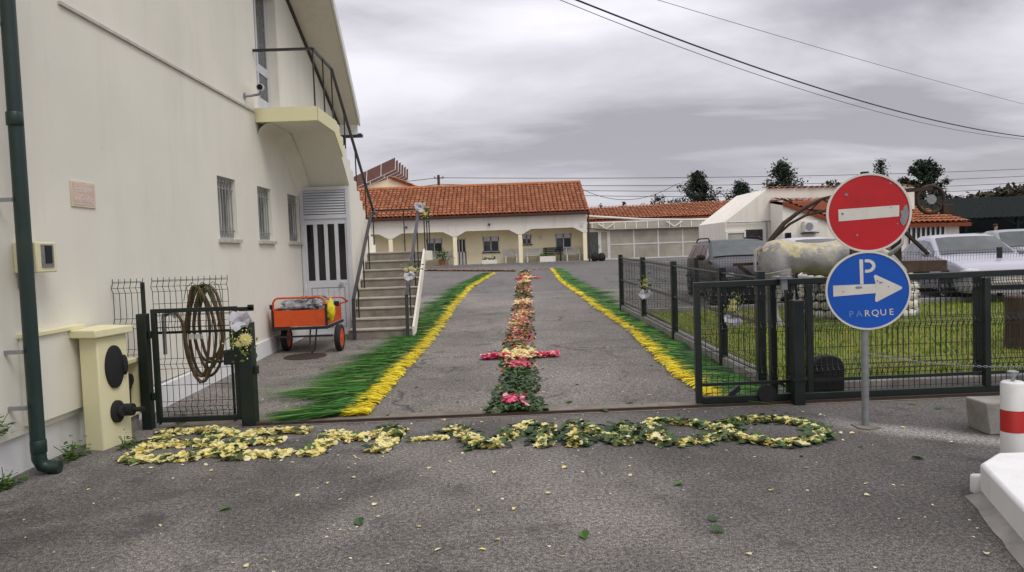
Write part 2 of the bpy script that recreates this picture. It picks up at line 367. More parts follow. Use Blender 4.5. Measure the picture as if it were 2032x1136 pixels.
def wall_sheet(mb, u0, u1, v0, v1, holes, fn, depth):
    """flat wall with rectangular holes and their reveals; fn(u, v, d) gives the point, d = depth behind the face"""
    us = sorted({u0, u1, *[h[0] for h in holes], *[h[1] for h in holes]}); vs_ = sorted({v0, v1, *[h[2] for h in holes], *[h[3] for h in holes]})
    for i in range(len(us) - 1):
        for j in range(len(vs_) - 1):
            cu, cv = (us[i] + us[i+1]) / 2, (vs_[j] + vs_[j+1]) / 2
            if any(h[0] < cu < h[1] and h[2] < cv < h[3] for h in holes): continue
            mb.add([fn(us[i], vs_[j], 0), fn(us[i+1], vs_[j], 0), fn(us[i+1], vs_[j+1], 0), fn(us[i], vs_[j+1], 0)], [(0, 1, 2, 3)])
    for a, b, c, d in holes:
        q = [(a, c), (b, c), (b, d), (a, d)]
        for i in range(4):
            p, r = q[i], q[(i + 1) % 4]; mb.add([fn(*p, 0), fn(*r, 0), fn(*r, depth), fn(*p, depth)], [(0, 1, 2, 3)])
# scattered flat things --------------------------------------------------------
def petal(mb, p, L, w, yaw, tilt, curl, roll=0):
    cy, sy = math.cos(yaw), math.sin(yaw)
    pts = [(-.5, 0, 0), (-.12, -.5, curl), (.3, -.42, curl), (.5, 0, curl * .5), (.3, .42, curl), (-.12, .5, curl), (.05, 0, 0)]
    v = []
    for a, b, c in pts:
        X, Y, Z = a * L, b * w, c * w
        Z += Y * math.sin(roll); X, Z = X * math.cos(tilt) - Z * math.sin(tilt), X * math.sin(tilt) + Z * math.cos(tilt)
        v.append((p[0] + X * cy - Y * sy, p[1] + X * sy + Y * cy, p[2] + Z))
    lo = min(q[2] for q in v); g = gz(p[1]) + .003
    if lo < g: v = [(a, b, c + g - lo) for a, b, c in v]
    mb.add(v, [(0, 1, 6), (1, 2, 6), (2, 3, 6), (3, 4, 6), (4, 5, 6), (5, 0, 6)])
def flake(mb, x, y, h, L, asp=.75, tilt=.5):
    petal(mb, (x, y, gz(y) + h), L * U(.75, 1.25), L * asp * U(.8, 1.2), U(0, 6.28), U(-tilt, tilt), U(-.15, .35), U(-tilt, tilt))
# ================================================================== SETTING
m = MB()                                                   # ground: one sheet, dense near the camera, out to the horizon
ys = [-40, -10, 0, 3, 5, 7.3, 10, 13, 17, 22, 28, 34, 40, 44, 70, 150, 600, 1500]; xs = [-1500, -300, -60, -20, -8, -4, 0, 4, 8, 11, 12, 13, 14, 15, 16, 25, 60, 300, 1500]
m.add([(x, y, gx(x, y)) for y in ys for x in xs], [(j * len(xs) + i, j * len(xs) + i + 1, (j + 1) * len(xs) + i + 1, (j + 1) * len(xs) + i) for j in range(len(ys) - 1) for i in range(len(xs) - 1)])
struct('ground', m, 'asphalt', fix=False)
m = MB()                                                   # concrete threshold strip under the gate rail
n = 60; 
for i in range(n):
    x0 = -3.4 + i * .17; x1 = x0 + .17; yc = lambda x: 7.1 + .012 * x
    j0, j1 = .02 * noise.noise((x0 * 2, 0, 0)), .02 * noise.noise((x1 * 2, 0, 0))
    m.add([(x0, yc(x0) - .13 + j0, .004), (x1, yc(x1) - .13 + j1, .004), (x1, yc(x1) + .2 + j1 * 2, .006), (x0, yc(x0) + .2 + j0 * 2, .006)], [(0, 1, 2, 3)])
struct('threshold_strip', m, 'threshold', ang=0, fix=False)
t = thing('gate_rail', 'rusty steel sliding gate rail set across the driveway threshold', 'rail', (0, 7.05, 0))
MB().beam((-2.5, 7.02, .012), (6.9, 7.14, .012), .035, .02).build('rail', 'rust', t)
MB().beam((-2.5, 6.985, .006), (6.9, 7.105, .006), .02, .01).build('flange', 'rust', t)
# lawn behind the side fence
LX0, LX1, LY0, LY1 = 3.0, 12.5, 7.6, 15.3
m = MB(); nx, ny = 20, 16
m.add([(LX0 + (LX1 - LX0) * i / nx, LY0 + (LY1 - LY0) * j / ny, gz(LY0 + (LY1 - LY0) * j / ny) + .035 + .02 * noise.noise((i * .5, j * .5, 1))) for j in range(ny + 1) for i in range(nx + 1)],
      [(j * (nx + 1) + i, j * (nx + 1) + i + 1, (j + 1) * (nx + 1) + i + 1, (j + 1) * (nx + 1) + i) for j in range(ny) for i in range(nx)])
struct('lawn', m, 'soil', fix=False)
m = MB()
for i in range(15000):
    x = LX0 + .05 + (LX1 - LX0 - .1) * R(); y = LY0 + .05 + (LY1 - LY0 - .1) * R() ** 1.3
    h = U(.04, .09); a = U(0, 6.28); w = U(.006, .014); z = gz(y) + .03; dx, dy = U(-.04, .04), U(-.04, .04)
    m.add([(x - w * math.cos(a), y - w * math.sin(a), z), (x + w * math.cos(a), y + w * math.sin(a), z), (x + dx, y + dy, z + h)], [(0, 1, 2)])
tag(m.build('lawn_grass', 'grass', None, 0, fix=False), 'short olive green grass of the fenced lawn', 'grass', kind='stuff')
m = MB()                                                   # dark concrete upstand that the side fence stands on
for (a, b) in ((( 2.63, 16.3), (2.72, 12.2)), ((2.72, 12.2), (2.80, 8.0))):
    m.add([(a[0] - .06, a[1], gz(a[1]) - .05), (a[0] + .12, a[1], gz(a[1]) - .05), (a[0] + .12, a[1], gz(a[1]) + .12), (a[0] - .06, a[1], gz(a[1]) + .12),
           (b[0] - .06, b[1], gz(b[1]) - .05), (b[0] + .12, b[1], gz(b[1]) - .05), (b[0] + .12, b[1], gz(b[1]) + .12), (b[0] - .06, b[1], gz(b[1]) + .12)],
          [(0, 1, 2, 3), (7, 6, 5, 4), (0, 4, 5, 1), (1, 5, 6, 2), (2, 6, 7, 3), (3, 7, 4, 0)])
struct('fence_kerb', m, 'conc2')
struct('lawn_kerb', MB().box(3.0, 12.6, 7.42, 7.58, -.02, .13).box(2.9, 12.6, 15.32, 15.45, .1, .27), 'conc2', bevel=.01)
# ================================================================== LEFT BUILDING
t = thing('white_building', 'tall cream rendered building with barred windows along the left', 'building', (-3.8, 10, 0))
WX = -3.8
wins = [(9.91, 10.58), (11.52, 12.18), (13.12, 13.8)]
holes = [(a, b, 1.90, 2.75) for a, b in wins] + [(11.78, 12.95, 3.95, 6.1)]
m = MB(); f = lambda u, v, d: (WX - d, u, v)
# lower and upper storeys of the wall, upper one follows the sloping roof line
wall_sheet(m, -3, 17.56, .30, 3.91, holes[:3], f, .16)
top = lambda y: 4.73 + .417 * (17.56 - y)
for a, b in ((-3, 4), (4, 11.78), (12.95, 17.56)):
    za, zb = (top(a), top(b)) if a >= 4 else (top(4) - .417 * 7, top(4))
    m.add([(WX, a, 3.91), (WX, b, 3.91), (WX, b, zb), (WX, a, za)], [(0, 1, 2, 3)])
m.add([(WX, 11.78, 6.1), (WX, 12.95, 6.1), (WX, 12.95, top(12.95)), (WX, 11.78, top(11.78))], [(0, 1, 2, 3)])
m.add([(WX, 11.78, 3.91), (WX, 12.95, 3.91), (WX, 12.95, 3.951), (WX, 11.78, 3.951)], [(0, 1, 2, 3)])
for p, q in (((11.78, 3.951), (12.95, 3.951)), ((12.95, 3.951), (12.95, 6.1)), ((12.95, 6.1), (11.78, 6.1)), ((11.78, 6.1), (11.78, 3.951))):
    m.add([(WX, *p), (WX, *q), (WX - .25, *q), (WX - .25, *p)], [(0, 1, 2, 3)])
m.add([(WX, 17.56, -.1), (WX - 9, 17.56, -.1), (WX - 9, 17.56, 4.73), (WX, 17.56, 4.73)], [(0, 1, 2, 3)])
m.add([(WX, -3, -.1), (WX - 9, -3, -.1), (WX - 9, -3, 7.46), (WX, -3, 7.46)], [(0, 1, 2, 3)])
m.add([(WX, -3, .3), (WX, 17.56, .3), (WX - .05, 17.56, .3), (WX - .05, -3, .3)], [(0, 1, 2, 3)])
wall = m.build('wall', 'wall', t, 20, fix=False)
# dark room behind so the openings are not see-through
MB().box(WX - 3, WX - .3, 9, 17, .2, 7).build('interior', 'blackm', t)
MB().box(WX - .4, WX - .03, -3, 6.5, -.1, .36).build('plinth', 'wall_white', t)
m = MB()
for i in range(16):                                        # painted skirting that follows the rising ground
    y0, y1 = 7.6 + i * .394, 7.6 + (i + 1) * .394
    m.add([(WX + .025, y0, gz(y0) - .05), (WX + .025, y1, gz(y1) - .05), (WX + .025, y1, gz(y1) + .25), (WX + .025, y0, gz(y0) + .25), (WX - .05, y0, gz(y0) + .27), (WX - .05, y1, gz(y1) + .27)], [(0, 1, 2, 3), (3, 2, 5, 4)])
m.add([(WX + .025, 7.6, -.05), (WX - .05, 7.6, -.05), (WX - .05, 7.6, .27), (WX + .025, 7.6, .25)], [(0, 1, 2, 3)])
m.build('skirting', 'wall_white', t, 20, fix=False)
MB().box(WX - .05, WX + .022, 6.5, 7.6, -.05, .31).build('skirting', 'wall_white', t)
MB().box(WX + .001, WX + .025, 6.53, 11.55, 3.885, 3.915).build('string_course', 'sill', t)
# ledge wall beside the pillar
MB().box(WX - .02, WX + .05, 5.72, 6.44, .36, 1.05).build('low_wall', 'wall', t)
MB().box(WX - .02, WX + .075, 5.70, 6.5, 1.05, 1.085).build('coping', 'wall_yellow', t, bevel=.004)
for k, (a, b) in enumerate(wins):
    w = MB().box(WX - .13, WX - .10, a, b, 1.90, 1.95).box(WX - .13, WX - .10, a, b, 2.70, 2.75).box(WX - .13, WX - .10, a, a + .05, 1.95, 2.70).box(WX - .13, WX - .10, b - .05, b, 1.95, 2.70).box(WX - .13, WX - .10, (a + b) / 2 - .025, (a + b) / 2 + .025, 1.95, 2.7).build('window', 'alu', t)
    MB().box(WX - .125, WX - .115, a + .05, b - .05, 1.95, 2.70).build('pane', 'curtain', w)
    MB().box(WX - .1, WX + .05, a - .06, b + .06, 1.845, 1.897).build('sill', 'sill', w, bevel=.004)
    g = MB(); xx = WX - .045; nb = 6
    for z in (2.02, 2.6): g.beam((xx, a, z), (xx, b, z), .014, .014)
    for i in range(nb):
        y = a + (b - a) * (i + .5) / nb; g.tube([(xx, y, 1.92), (xx, y, 2.72)], .008, 6)
    for i in range(nb - 1):                                # pointed loops between the bars
        y = a + (b - a) * (i + 1) / nb; d = (b - a) / nb / 2
        g.tube([(xx, y - d, 2.45), (xx, y - d * .6, 2.6), (xx, y, 2.69), (xx, y + d * .6, 2.6), (xx, y + d, 2.45)], .006, 5)
        g.tube([(xx, y - d, 2.15), (xx, y - d * .6, 2.0), (xx, y, 1.93), (xx, y + d * .6, 2.0), (xx, y + d, 2.15)], .006, 5)
    g.build('grille', 'grille', w)
# upper balcony door
d = MB().box(WX - .20, WX - .16, 11.80, 11.88, 3.96, 6.08).box(WX - .20, WX - .16, 12.86, 12.94, 3.96, 6.08).box(WX - .20, WX - .16, 11.88, 12.86, 3.96, 4.3).box(WX - .20, WX - .16, 11.88, 12.86, 4.72, 4.86).box(WX - .20, WX - .16, 12.32, 12.4, 4.3, 4.72).box(WX - .20, WX - .16, 12.32, 12.4, 4.86, 6.08).build('door', 'alu', t)
MB().box(WX - .19, WX - .175, 11.88, 12.86, 4.3, 4.72).build('pane', 'curtain', d); MB().box(WX - .19, WX - .175, 11.88, 12.86, 4.86, 6.08).build('pane', 'curtain', d)
MB().beam((WX - .16, 11.95, 4.80), (WX - .10, 11.95, 4.80), .03, .03).beam((WX - .10, 11.95, 4.80), (WX - .10, 12.07, 4.76), .025, .03).build('handle', 'blackm', d)
# roof: overhanging verge slab, soffit below, gutter at the far lower end
r = MB(); lo = [(-3.79, 17.6, 4.73), (-3.36, 17.75, 4.73)]; up = [(-3.79, 8.0, 4.73 + .417 * 9.6), (-2.55, 8.0, 4.73 + .417 * 9.75)]
th = Vector((0, 0, .16)); q = [Vector(p) for p in (lo[0], lo[1], up[1], up[0])]
bk = [Vector((-13, 17.75, 4.73)), Vector((-13, 8, 8.75))]
r.add(q + [p + th for p in q], [(0, 1, 2, 3), (7, 6, 5, 4), (0, 4, 5, 1), (1, 5, 6, 2), (2, 6, 7, 3), (3, 7, 4, 0)])
roof = r.build('roof_verge', 'soffit', t, 20)
MB().add([p + Vector((.012, 0, -.02)) for p in (q[1], q[2])] + [p + Vector((.012, 0, .2)) for p in (q[2], q[1])] + [p + Vector((.05, 0, -.02)) for p in (q[1], q[2])] + [p + Vector((.05, 0, .2)) for p in (q[2], q[1])], [(0, 1, 2, 3), (7, 6, 5, 4), (0, 4, 5, 1), (1, 5, 6, 2), (2, 6, 7, 3), (3, 7, 4, 0)]).build('fascia', 'white', roof)
MB().add([(-3.81, 17.7, 4.91), (-13, 17.7, 4.91), (-13, 8, 8.95), (-3.81, 8, 8.95), (-3.81, 4, 10.6), (-13, 4, 10.6), (-13, -3, 7.7), (-3.81, -3, 7.7)], [(0, 1, 2, 3), (3, 2, 5, 4), (4, 5, 6, 7)]).build('roof', 'oldtile', t, 0)
MB().beam((-3.785, 17.58, 4.70), (-3.785, 13.0, 4.70 + .417 * 4.58), .05, .07).build('soffit_trim', 'blackm', roof)
g = MB(); g.px([(17.72, 4.45), (17.86, 4.45), (17.9, 4.53), (17.87, 4.53), (17.84, 4.475), (17.74, 4.475), (17.72, 4.53), (17.69, 4.53)], -8, -3.28).build('gutter', 'pipe', t)
MB().box(-3.80, -3.37, 17.66, 17.72, 4.5, 4.74).build('eave_board', 'white', roof)
MB().tube([(-3.72, 17.78, 4.46), (-3.72, 17.78, 4.33), (-3.78, 17.70, 4.25), (-3.78, 17.62, 4.2), (-3.78, 17.62, .2)], .045, 8).build('gutter_outlet', 'pipe', t)
# downpipe, meter box, notice, camera on the wall
t = thing('downpipe', 'dark green drainpipe running down the near corner of the left wall', 'drainpipe', (-3.66, 5.62, 0))
MB().tube([(-3.63, 5.58, 9), (-3.63, 5.6, 3), (-3.64, 5.62, .12), (-3.62, 5.63, .07), (-3.57, 5.64, .05), (-3.50, 5.65, .045)], .053, 14).build('pipe', 'pipe', t)
MB().lathe([(.055, -.05), (.058, -.045), (.058, .045), (.055, .05)], (-3.63, 5.59, 2.72), 14).build('joint', 'pipe', t)
MB().lathe([(.055, -.05), (.058, -.045), (.058, .045), (.055, .05)], (-3.638, 5.62, .22), 14).build('joint', 'pipe', t)
for z in (.52, .95, 2.1, 3.4): MB().box(-3.80, -3.66, 5.54, 5.56, z, z + .03).build('bracket', 'steel', t)
MB().tube([(-3.78, 5.42, 9), (-3.78, 5.45, 2.75), (-3.78, 5.44, 2.62), (-3.78, 5.38, 2.58), (-3.78, 5.2, 2.58)], .008, 6).build('cable', 'wall', t)
t = thing('intercom_box', 'small cream box with a grey keypad fixed to the left wall', 'box', (-3.8, 5.85, 1.57))
MB().box(-3.80, -3.62, 5.72, 5.98, 1.56, 1.80).build('housing', 'wall_yellow', t, bevel=.008)
MB().box(-3.70, -3.64, 5.705, 5.72, 1.59, 1.79).build('side_panel', 'steel', t); MB().box(-3.62, -3.612, 5.78, 5.93, 1.60, 1.78).build('keypad', 'steel', t)
MB().box(-3.612, -3.606, 5.82, 5.90, 1.63, 1.77).build('grille', 'rubber', t)
MB().tube([(-3.78, 5.76, 1.56), (-3.78, 5.76, 1.5), (-3.79, 5.76, 1.44)], .012, 6).build('cable', 'steel', t)
t = thing('hydrant_notice', 'faded pink hydrant notice plate on the left wall', 'sign', (-3.8, 6.72, 2.14))
MB().box(-3.799, -3.788, 6.53, 6.91, 2.13, 2.36).build('plate', mat('notice_cream', '#cfc6ab', .5), t, bevel=.002)
MB().box(-3.788, -3.786, 6.55, 6.89, 2.15, 2.34).build('field', mat('faded_pink', '#d3b9a8', .55, .12, 5), t)
for s, z in (('Boca de', 2.262), ('incêndio', 2.175)): ltext(s, .085, .001, lambda u, v, w, z=z: (-3.7845 + w, 6.72 + u, z + v), 'lettering', 'signwhite', t)
t = thing('security_camera', 'small white bullet camera on a bracket under the balcony door', 'camera', (-3.8, 11.2, 4.08))
MB().tube([(-3.8, 11.15, 4.06), (-3.72, 11.2, 4.07), (-3.60, 11.25, 4.1), (-3.58, 11.25, 4.16)], .018, 8).lathe([(.05, 0), (.05, .015)], (-3.80, 11.15, 4.06), 12, 'x').build('bracket', 'steel', t)
MB().tube([(-3.63, 11.42, 4.24), (-3.55, 11.12, 4.18)], .055, 14).build('body', 'alu', t); MB().tube([(-3.552, 11.13, 4.182), (-3.548, 11.11, 4.177)], .042, 14).build('lens', 'glass', t)
# ================================================================== STAIRCASE
t = thing('outdoor_staircase', 'concrete outside staircase with two flights and black handrails by the left building', 'staircase', (-2.8, 13.5, .1))
SX = -2.85
up = [(11.62, 3.75), (12.75, 3.75), (13.25, 3.46), (13.9, 2.93), (13.9, .05), (16.6, .05), (16.6, 1.66), (16.45, 1.66)]
ns = 13
for i in range(ns):
    y1 = 16.45 - i * (3.45 / ns); z1 = 1.66 + (i + 1) * (2.29 / ns); up += [(y1, z1), (y1 - 3.45 / ns, z1)]
up += [(11.62, 3.95)]
body = MB().px(up, -3.795, SX).build('upper_flight', 'wall', t, 20)
MB().px([(11.6, 3.752), (12.75, 3.752), (13.35, 3.40), (13.4, 3.6), (12.95, 3.965), (11.6, 3.965)], SX, SX + .025).build('edge_band', 'wall_yellow', body)
MB().box(-3.795, SX + .025, 11.585, 11.62, 3.745, 3.965).build('edge_band', 'wall_yellow', body)
cur = MB(); seg = 8                                       # coved soffit where the slab meets the wall
for i in range(seg):
    a0, a1 = math.pi / 2 * i / seg, math.pi / 2 * (i + 1) / seg; rr = .22
    for (ya, za), (yb, zb) in zip(((11.66, 3.745), (12.7, 3.745), (13.25, 3.45)), ((12.7, 3.745), (13.25, 3.45), (13.88, 2.925))):
        P = lambda y, z, a: (WX + .002 + rr * (1 - math.sin(a)), y, z - rr * (1 - math.cos(a)))
        cur.add([P(ya, za, a0), P(yb, zb, a0), P(yb, zb, a1), P(ya, za, a1)], [(0, 1, 2, 3)])
cur.build('coved_soffit', 'wall', body, 60)
for i in range(9):
    z1 = .105 + (i + 1) * .1728; y0 = 13.12 + i * .283
    s = MB().box(SX + .02, -1.69, y0, y0 + .285, z1 - .20 if i else 0, z1 - .03).build('step', 'concrete', t, bevel=.006)
    MB().box(SX + .015, -1.68, y0 - .022, y0 + .29, z1 - .03, z1).build('nosing', 'nosing', s, bevel=.006)
MB().box(SX + .002, -1.60, 15.43, 16.6, 1.45, 1.658).build('landing', 'farwhite', t, bevel=.005)
MB().px([(13.1, .05), (13.1, .30), (15.42, 1.70), (15.42, 1.42), (13.25, .08)], -1.678, -1.64).build('stringer', 'farwhite', t)
MB().box(SX + .01, -2.5, 15.5, 16.55, .1, 1.45).build('landing_base', 'farwhite', t)
def rail(pts, posts, w=.05, name='handrail', mt='blackm'):
    h = MB()
    for a, b in zip(pts, pts[1:]): h.beam(a, b, w, .035)
    h = h.build(name, mt, t)
    for p, z in posts: MB().beam(p, (p[0], p[1], z), .022, .022).build('baluster', 'blackm', h)
rail([(-3.8, 11.66, 4.87), (SX - .02, 11.66, 4.87), (SX - .02, 12.94, 4.87), (SX - .02, 16.45, 2.6), (-2.75, 16.2, 2.52), (-2.74, 15.45, 2.48)],
     [((SX - .02, 11.66, 3.95), 4.86), ((SX - .02, 12.3, 3.95), 4.86), ((SX - .02, 12.9, 3.95), 4.86), ((SX - .02, 13.8, 3.35), 4.3), ((SX - .02, 14.7, 2.75), 3.72), ((SX - .02, 15.6, 2.15), 3.14), ((SX - .02, 16.4, 1.66), 2.62)])
rail([(-2.74, 15.45, 2.48), (-2.70, 13.05, .82), (-2.70, 13.0, .10)], [((-2.72, 13.6, .27), 1.18), ((-2.73, 14.3, .75), 1.68), ((-2.74, 15.0, 1.2), 2.15)], .06, mt='greyrail')
rail([(-1.74, 15.45, 2.53), (-1.75, 13.05, .86), (-1.75, 13.0, .09)], [((-1.75, 13.55, .3), 1.2), ((-1.74, 14.4, .8), 1.78), ((-1.74, 15.0, 1.2), 2.2)], .06, mt='greyrail')
rail([(SX, 16.5, 2.6), (-1.64, 16.5, 2.6), (-1.64, 15.45, 2.55)], [((-2.2, 16.5, 1.66), 2.59), ((-1.64, 16.5, 1.66), 2.59), ((-1.64, 16.0, 1.66), 2.57), ((-1.64, 15.47, 1.66), 2.54)], .035)
# door under the stairs
t = thing('louvred_door', 'grey white aluminium door with louvred vent under the stairs', 'door', (-3.3, 13.88, .12))
MB().box(-3.79, -2.86, 13.83, 13.895, .12, .17).box(-3.79, -2.86, 13.83, 13.895, 2.86, 2.92).box(-3.79, -3.72, 13.83, 13.895, .17, 2.86).box(-2.93, -2.86, 13.83, 13.895, .17, 2.86).box(-3.72, -2.93, 13.83, 13.895, 2.32, 2.40).build('frame', 'alu', t, bevel=.004)
lv = MB().box(-3.72, -2.93, 13.87, 13.89, 2.40, 2.86).build('vent', 'blackm', t)
for i in range(9):
    z = 2.42 + i * .05; MB().px([(13.835, z - .005), (13.865, z + .04), (13.87, z + .04), (13.84, z - .005)], -3.715, -2.935).build('louvre', 'alu', lv)
leaf = MB().box(-3.72, -2.93, 13.85, 13.885, .17, 1.16).box(-3.72, -2.93, 13.85, 13.885, 2.22, 2.32)
pw = .79 / 4
for i in range(5):
    xa = -3.72 + i * pw; leaf.box(xa - (.0 if i == 0 else .035), xa + (.035 if i < 4 else 0), 13.85, 13.885, 1.16, 2.22)
lf = leaf.build('door_leaf', 'alu', t, bevel=.003)
for i in range(4): MB().box(-3.72 + i * pw + .03, -3.72 + (i + 1) * pw - .03, 13.865, 13.875, 1.16, 2.22).build('pane', 'glass', lf)
m = MB()
for a, b, c, e_ in ((-3.64, -3.01, .27, .28), (-3.64, -3.01, 1.02, 1.03), (-3.64, -3.63, .28, 1.02), (-3.02, -3.01, .28, 1.02)): m.box(a, b, 13.843, 13.852, c, e_)
for i in range(1, 6): m.box(-3.64 + i * .105, -3.637 + i * .105, 13.846, 13.852, .28, 1.02)
m.build('panel_moulding', 'steel', lf)
MB().lathe([(.032, 0), (.036, -.02), (.03, -.05)], (-3.07, 13.85, 1.09), 14, 'y').build('door_knob', 'chrome', lf); MB().lathe([(.012, 0), (.012, -.008)], (-2.99, 13.85, 1.09), 10, 'y').build('lock', 'chrome', lf)
MB().box(-3.75, -3.72, 13.82, 13.835, 2.08, 2.2).build('hinge', 'white', lf); MB().box(-3.75, -3.72, 13.82, 13.835, .98, 1.1).build('hinge', 'white', lf)
# ================================================================== UTILITY PILLAR and boxes by the gate
t = thing('utility_pillar', 'pale yellow rendered utility pillar with black round hatches beside the downpipe', 'pillar', (-3.55, 6.5, 0))
MB().pz([(-3.70, 6.34), (-3.51, 6.28), (-3.45, 6.66), (-3.70, 6.74)], -.02, .98).build('body', 'wall_yellow', t, bevel=.012)
MB().pz([(-3.76, 6.29), (-3.48, 6.21), (-3.40, 6.69), (-3.76, 6.80)], .98, 1.05).build('cap', 'wall_yellow', t, bevel=.01)
def on_face(u, z, off):          # the pillar's right face, from (-3.51,6.28) to (-3.45,6.66)
    d = Vector((.06, .38, 0)).normalized(); nrm = Vector((d.y, -d.x, 0)); p = Vector((-3.51, 6.28, 0)) + d * u + nrm * off; return (p.x, p.y, z)
def disc(mb, u, z, ru, rz, o0, o1, n=24):
    v = [on_face(u + ru * math.cos(2 * math.pi * k / n) * s_, z + rz * math.sin(2 * math.pi * k / n) * s_, o) for o, s_ in ((o0, 1), (o1, 1), (o1 + .008, .86)) for k in range(n)]
    mb.add(v, [(a * n + k, a * n + (k + 1) % n, (a + 1) * n + (k + 1) % n, (a + 1) * n + k) for a in (0, 1) for k in range(n)] + [tuple(2 * n + k for k in range(n))])
m = MB(); disc(m, .19, .70, .115, .19, -.01, .02); h_ = m.build('round_hatch', 'rubber', t)
m = MB(); disc(m, .30, .70, .03, .09, .0, .035); m.build('hatch_latch', 'rubber', h_)
m = MB(); disc(m, .19, .30, .08, .10, -.01, .025); disc(m, .19, .30, .04, .05, .03, .06); h_ = m.build('hose_outlet', 'rubber', t)
m = MB(); a = Vector(on_face(.25, .30, .0)); b = Vector(on_face(.27, .30, .11)); m.tube([a, b], .055, 14).tube([b, b + (b - a).normalized() * .09], .022, 10); m.build('outlet_cap', 'rubber', h_)
t = thing('meter_cabinet', 'small open pale yellow cabinet between the pillar and gate post', 'cabinet', (-3.62, 6.95, 0))
MB().box(-3.70, -3.56, 6.80, 6.83, .2, .66).box(-3.70, -3.67, 6.83, 7.08, .2, .66).box(-3.67, -3.56, 7.05, 7.08, .2, .66).box(-3.70, -3.55, 6.79, 7.09, .66, .70).box(-3.70, -3.55, 6.79, 7.09, .16, .20).build('housing', 'wall_yellow', t, bevel=.006)
MB().box(-3.68, -3.58, 6.83, 7.05, -.02, .16).build('base', 'conc2', t)
MB().tube([(-3.62, 6.94, .2), (-3.62, 6.94, .4), (-3.6, 6.94, .45)], .03, 10).lathe([(.06, -.02), (.06, .02)], (-3.6, 6.94, .5), 14, 'x').build('water_meter', 'rubber', t)
# ================================================================== MESH FENCES AND GATES
def wire_panel(mb, p0, p1, z0, z1, bends, step=.055, r=.0032, gaps=.2, rise=False):
    p0, p1 = Vector(p0), Vector(p1); L = (p1 - p0).length; d = (p1 - p0) / L; nrm = Vector((-d.y, d.x)); k = int(L / step)
    def P(s, z, o=0):
        q = p0 + d * s + nrm * o; return (q.x, q.y, z + (gz(q.y) if rise else 0))
    prof = [(z0, 0)]
    for b in bends: prof += [(b - .05, 0), (b, -.03), (b + .05, 0)]
    prof += [(z1, 0)]
    for i in range(k + 1): mb.tube([P(i * L / k, z, o) for z, o in prof], r, 4, False)
    hs = {(z, o) for z, o in prof[1:-1]} | {(z1 - .03, 0), (z0 + .03, 0)}
    lv = sorted(h[0] for h in hs)
    for a, b in zip(lv, lv[1:]):
        if b - a > gaps * 1.3:
            c = round((b - a) / gaps)
            for j in range(1, c): hs.add((a + (b - a) * j / c, 0))
    for z, o in sorted(hs): mb.tube([P(0, z, o + .005), P(L / 2, z, o + .005), P(L, z, o + .005)], r, 4, False)
t = thing('pedestrian_gate', 'small dark green mesh gate beside the yellow utility pillar', 'gate', (-2.95, 7.05, 0))
post = MB().box(-3.53, -3.44, 7.0, 7.09, -.01, 1.12).build('hinge_post', 'green', t, bevel=.004)
fr = MB().box(-3.40, -3.355, 7.02, 7.07, .06, 1.16).box(-2.625, -2.58, 7.02, 7.07, .06, 1.16).box(-3.355, -2.625, 7.02, 7.07, .06, .11).box(-3.355, -2.625, 7.02, 7.07, 1.12, 1.16).build('frame', 'green', t, bevel=.003)
MB().box(-2.58, -2.42, 7.02, 7.06, 1.11, 1.15).box(-2.47, -2.42, 7.02, 7.06, 1.12, 1.17).build('top_bracket', 'green', t, bevel=.004)
m = MB(); wire_panel(m, (-3.37, 7.085), (-2.6, 7.085), .09, 1.13, [.2, .62, .98]); m.build('wire_mesh', 'green', t, fix=False, kind='stuff')
for z in (.28, .88): MB().tube([(-3.42, 7.04, z), (-3.42, 7.04, z + .07)], .022, 8).build('hinge', 'green', t)
MB().box(-2.72, -2.57, 7.005, 7.08, .60, .74).build('lock_box', 'green', t, bevel=.004)
MB().tube([(-2.72, 7.0, .64), (-2.78, 7.0, .64)], .01, 6).build('handle', 'green', t)
t = thing('gate_post', 'square dark green gate post with a white daisy bouquet tied to it', 'post', (-2.5, 7.03, 0))
MB().box(-2.565, -2.435, 6.97, 7.1, -.01, 1.0).build('post', 'green', t, bevel=.005)
MB().box(-2.435, -2.40, 7.0, 7.06, .5, .58).build('catch', 'green', t, bevel=.004); MB().box(-2.44, -2.3, 6.98, 7.06, 0, .03).build('stop_plate', 'rust', t)
t = thing('mesh_fence_panel', 'narrow tall wire mesh panel between the left wall and gate post', 'fence', (-3.65, 7.2, 0))
m = MB(); wire_panel(m, (-3.79, 7.12), (-3.50, 7.12), .3, 1.46, [.72, 1.02, 1.37]); m.build('wire_mesh', 'green', t, fix=False, kind='stuff')
MB().box(-3.52, -3.49, 7.105, 7.135, 0, 1.42).build('edge_post', 'green', t)
t = thing('mesh_fence_panel', 'wire mesh panel standing above and behind the small gate with the hose', 'fence', (-3.05, 7.25, 0))
m = MB(); wire_panel(m, (-3.46, 7.22), (-2.72, 7.22), .93, 1.46, [1.37], gaps=.12); m.build('wire_mesh', 'green', t, fix=False, kind='stuff')
MB().box(-3.47, -2.715, 7.215, 7.235, .9, .925).box(-2.73, -2.71, 7.215, 7.235, 0, .9).box(-3.47, -3.45, 7.215, 7.235, 0, .9).build('support', 'green', t)
t = thing('garden_hose', 'coiled brown garden hose hanging behind the small gate', 'hose', (-3.05, 7.28, .4))
m = MB()
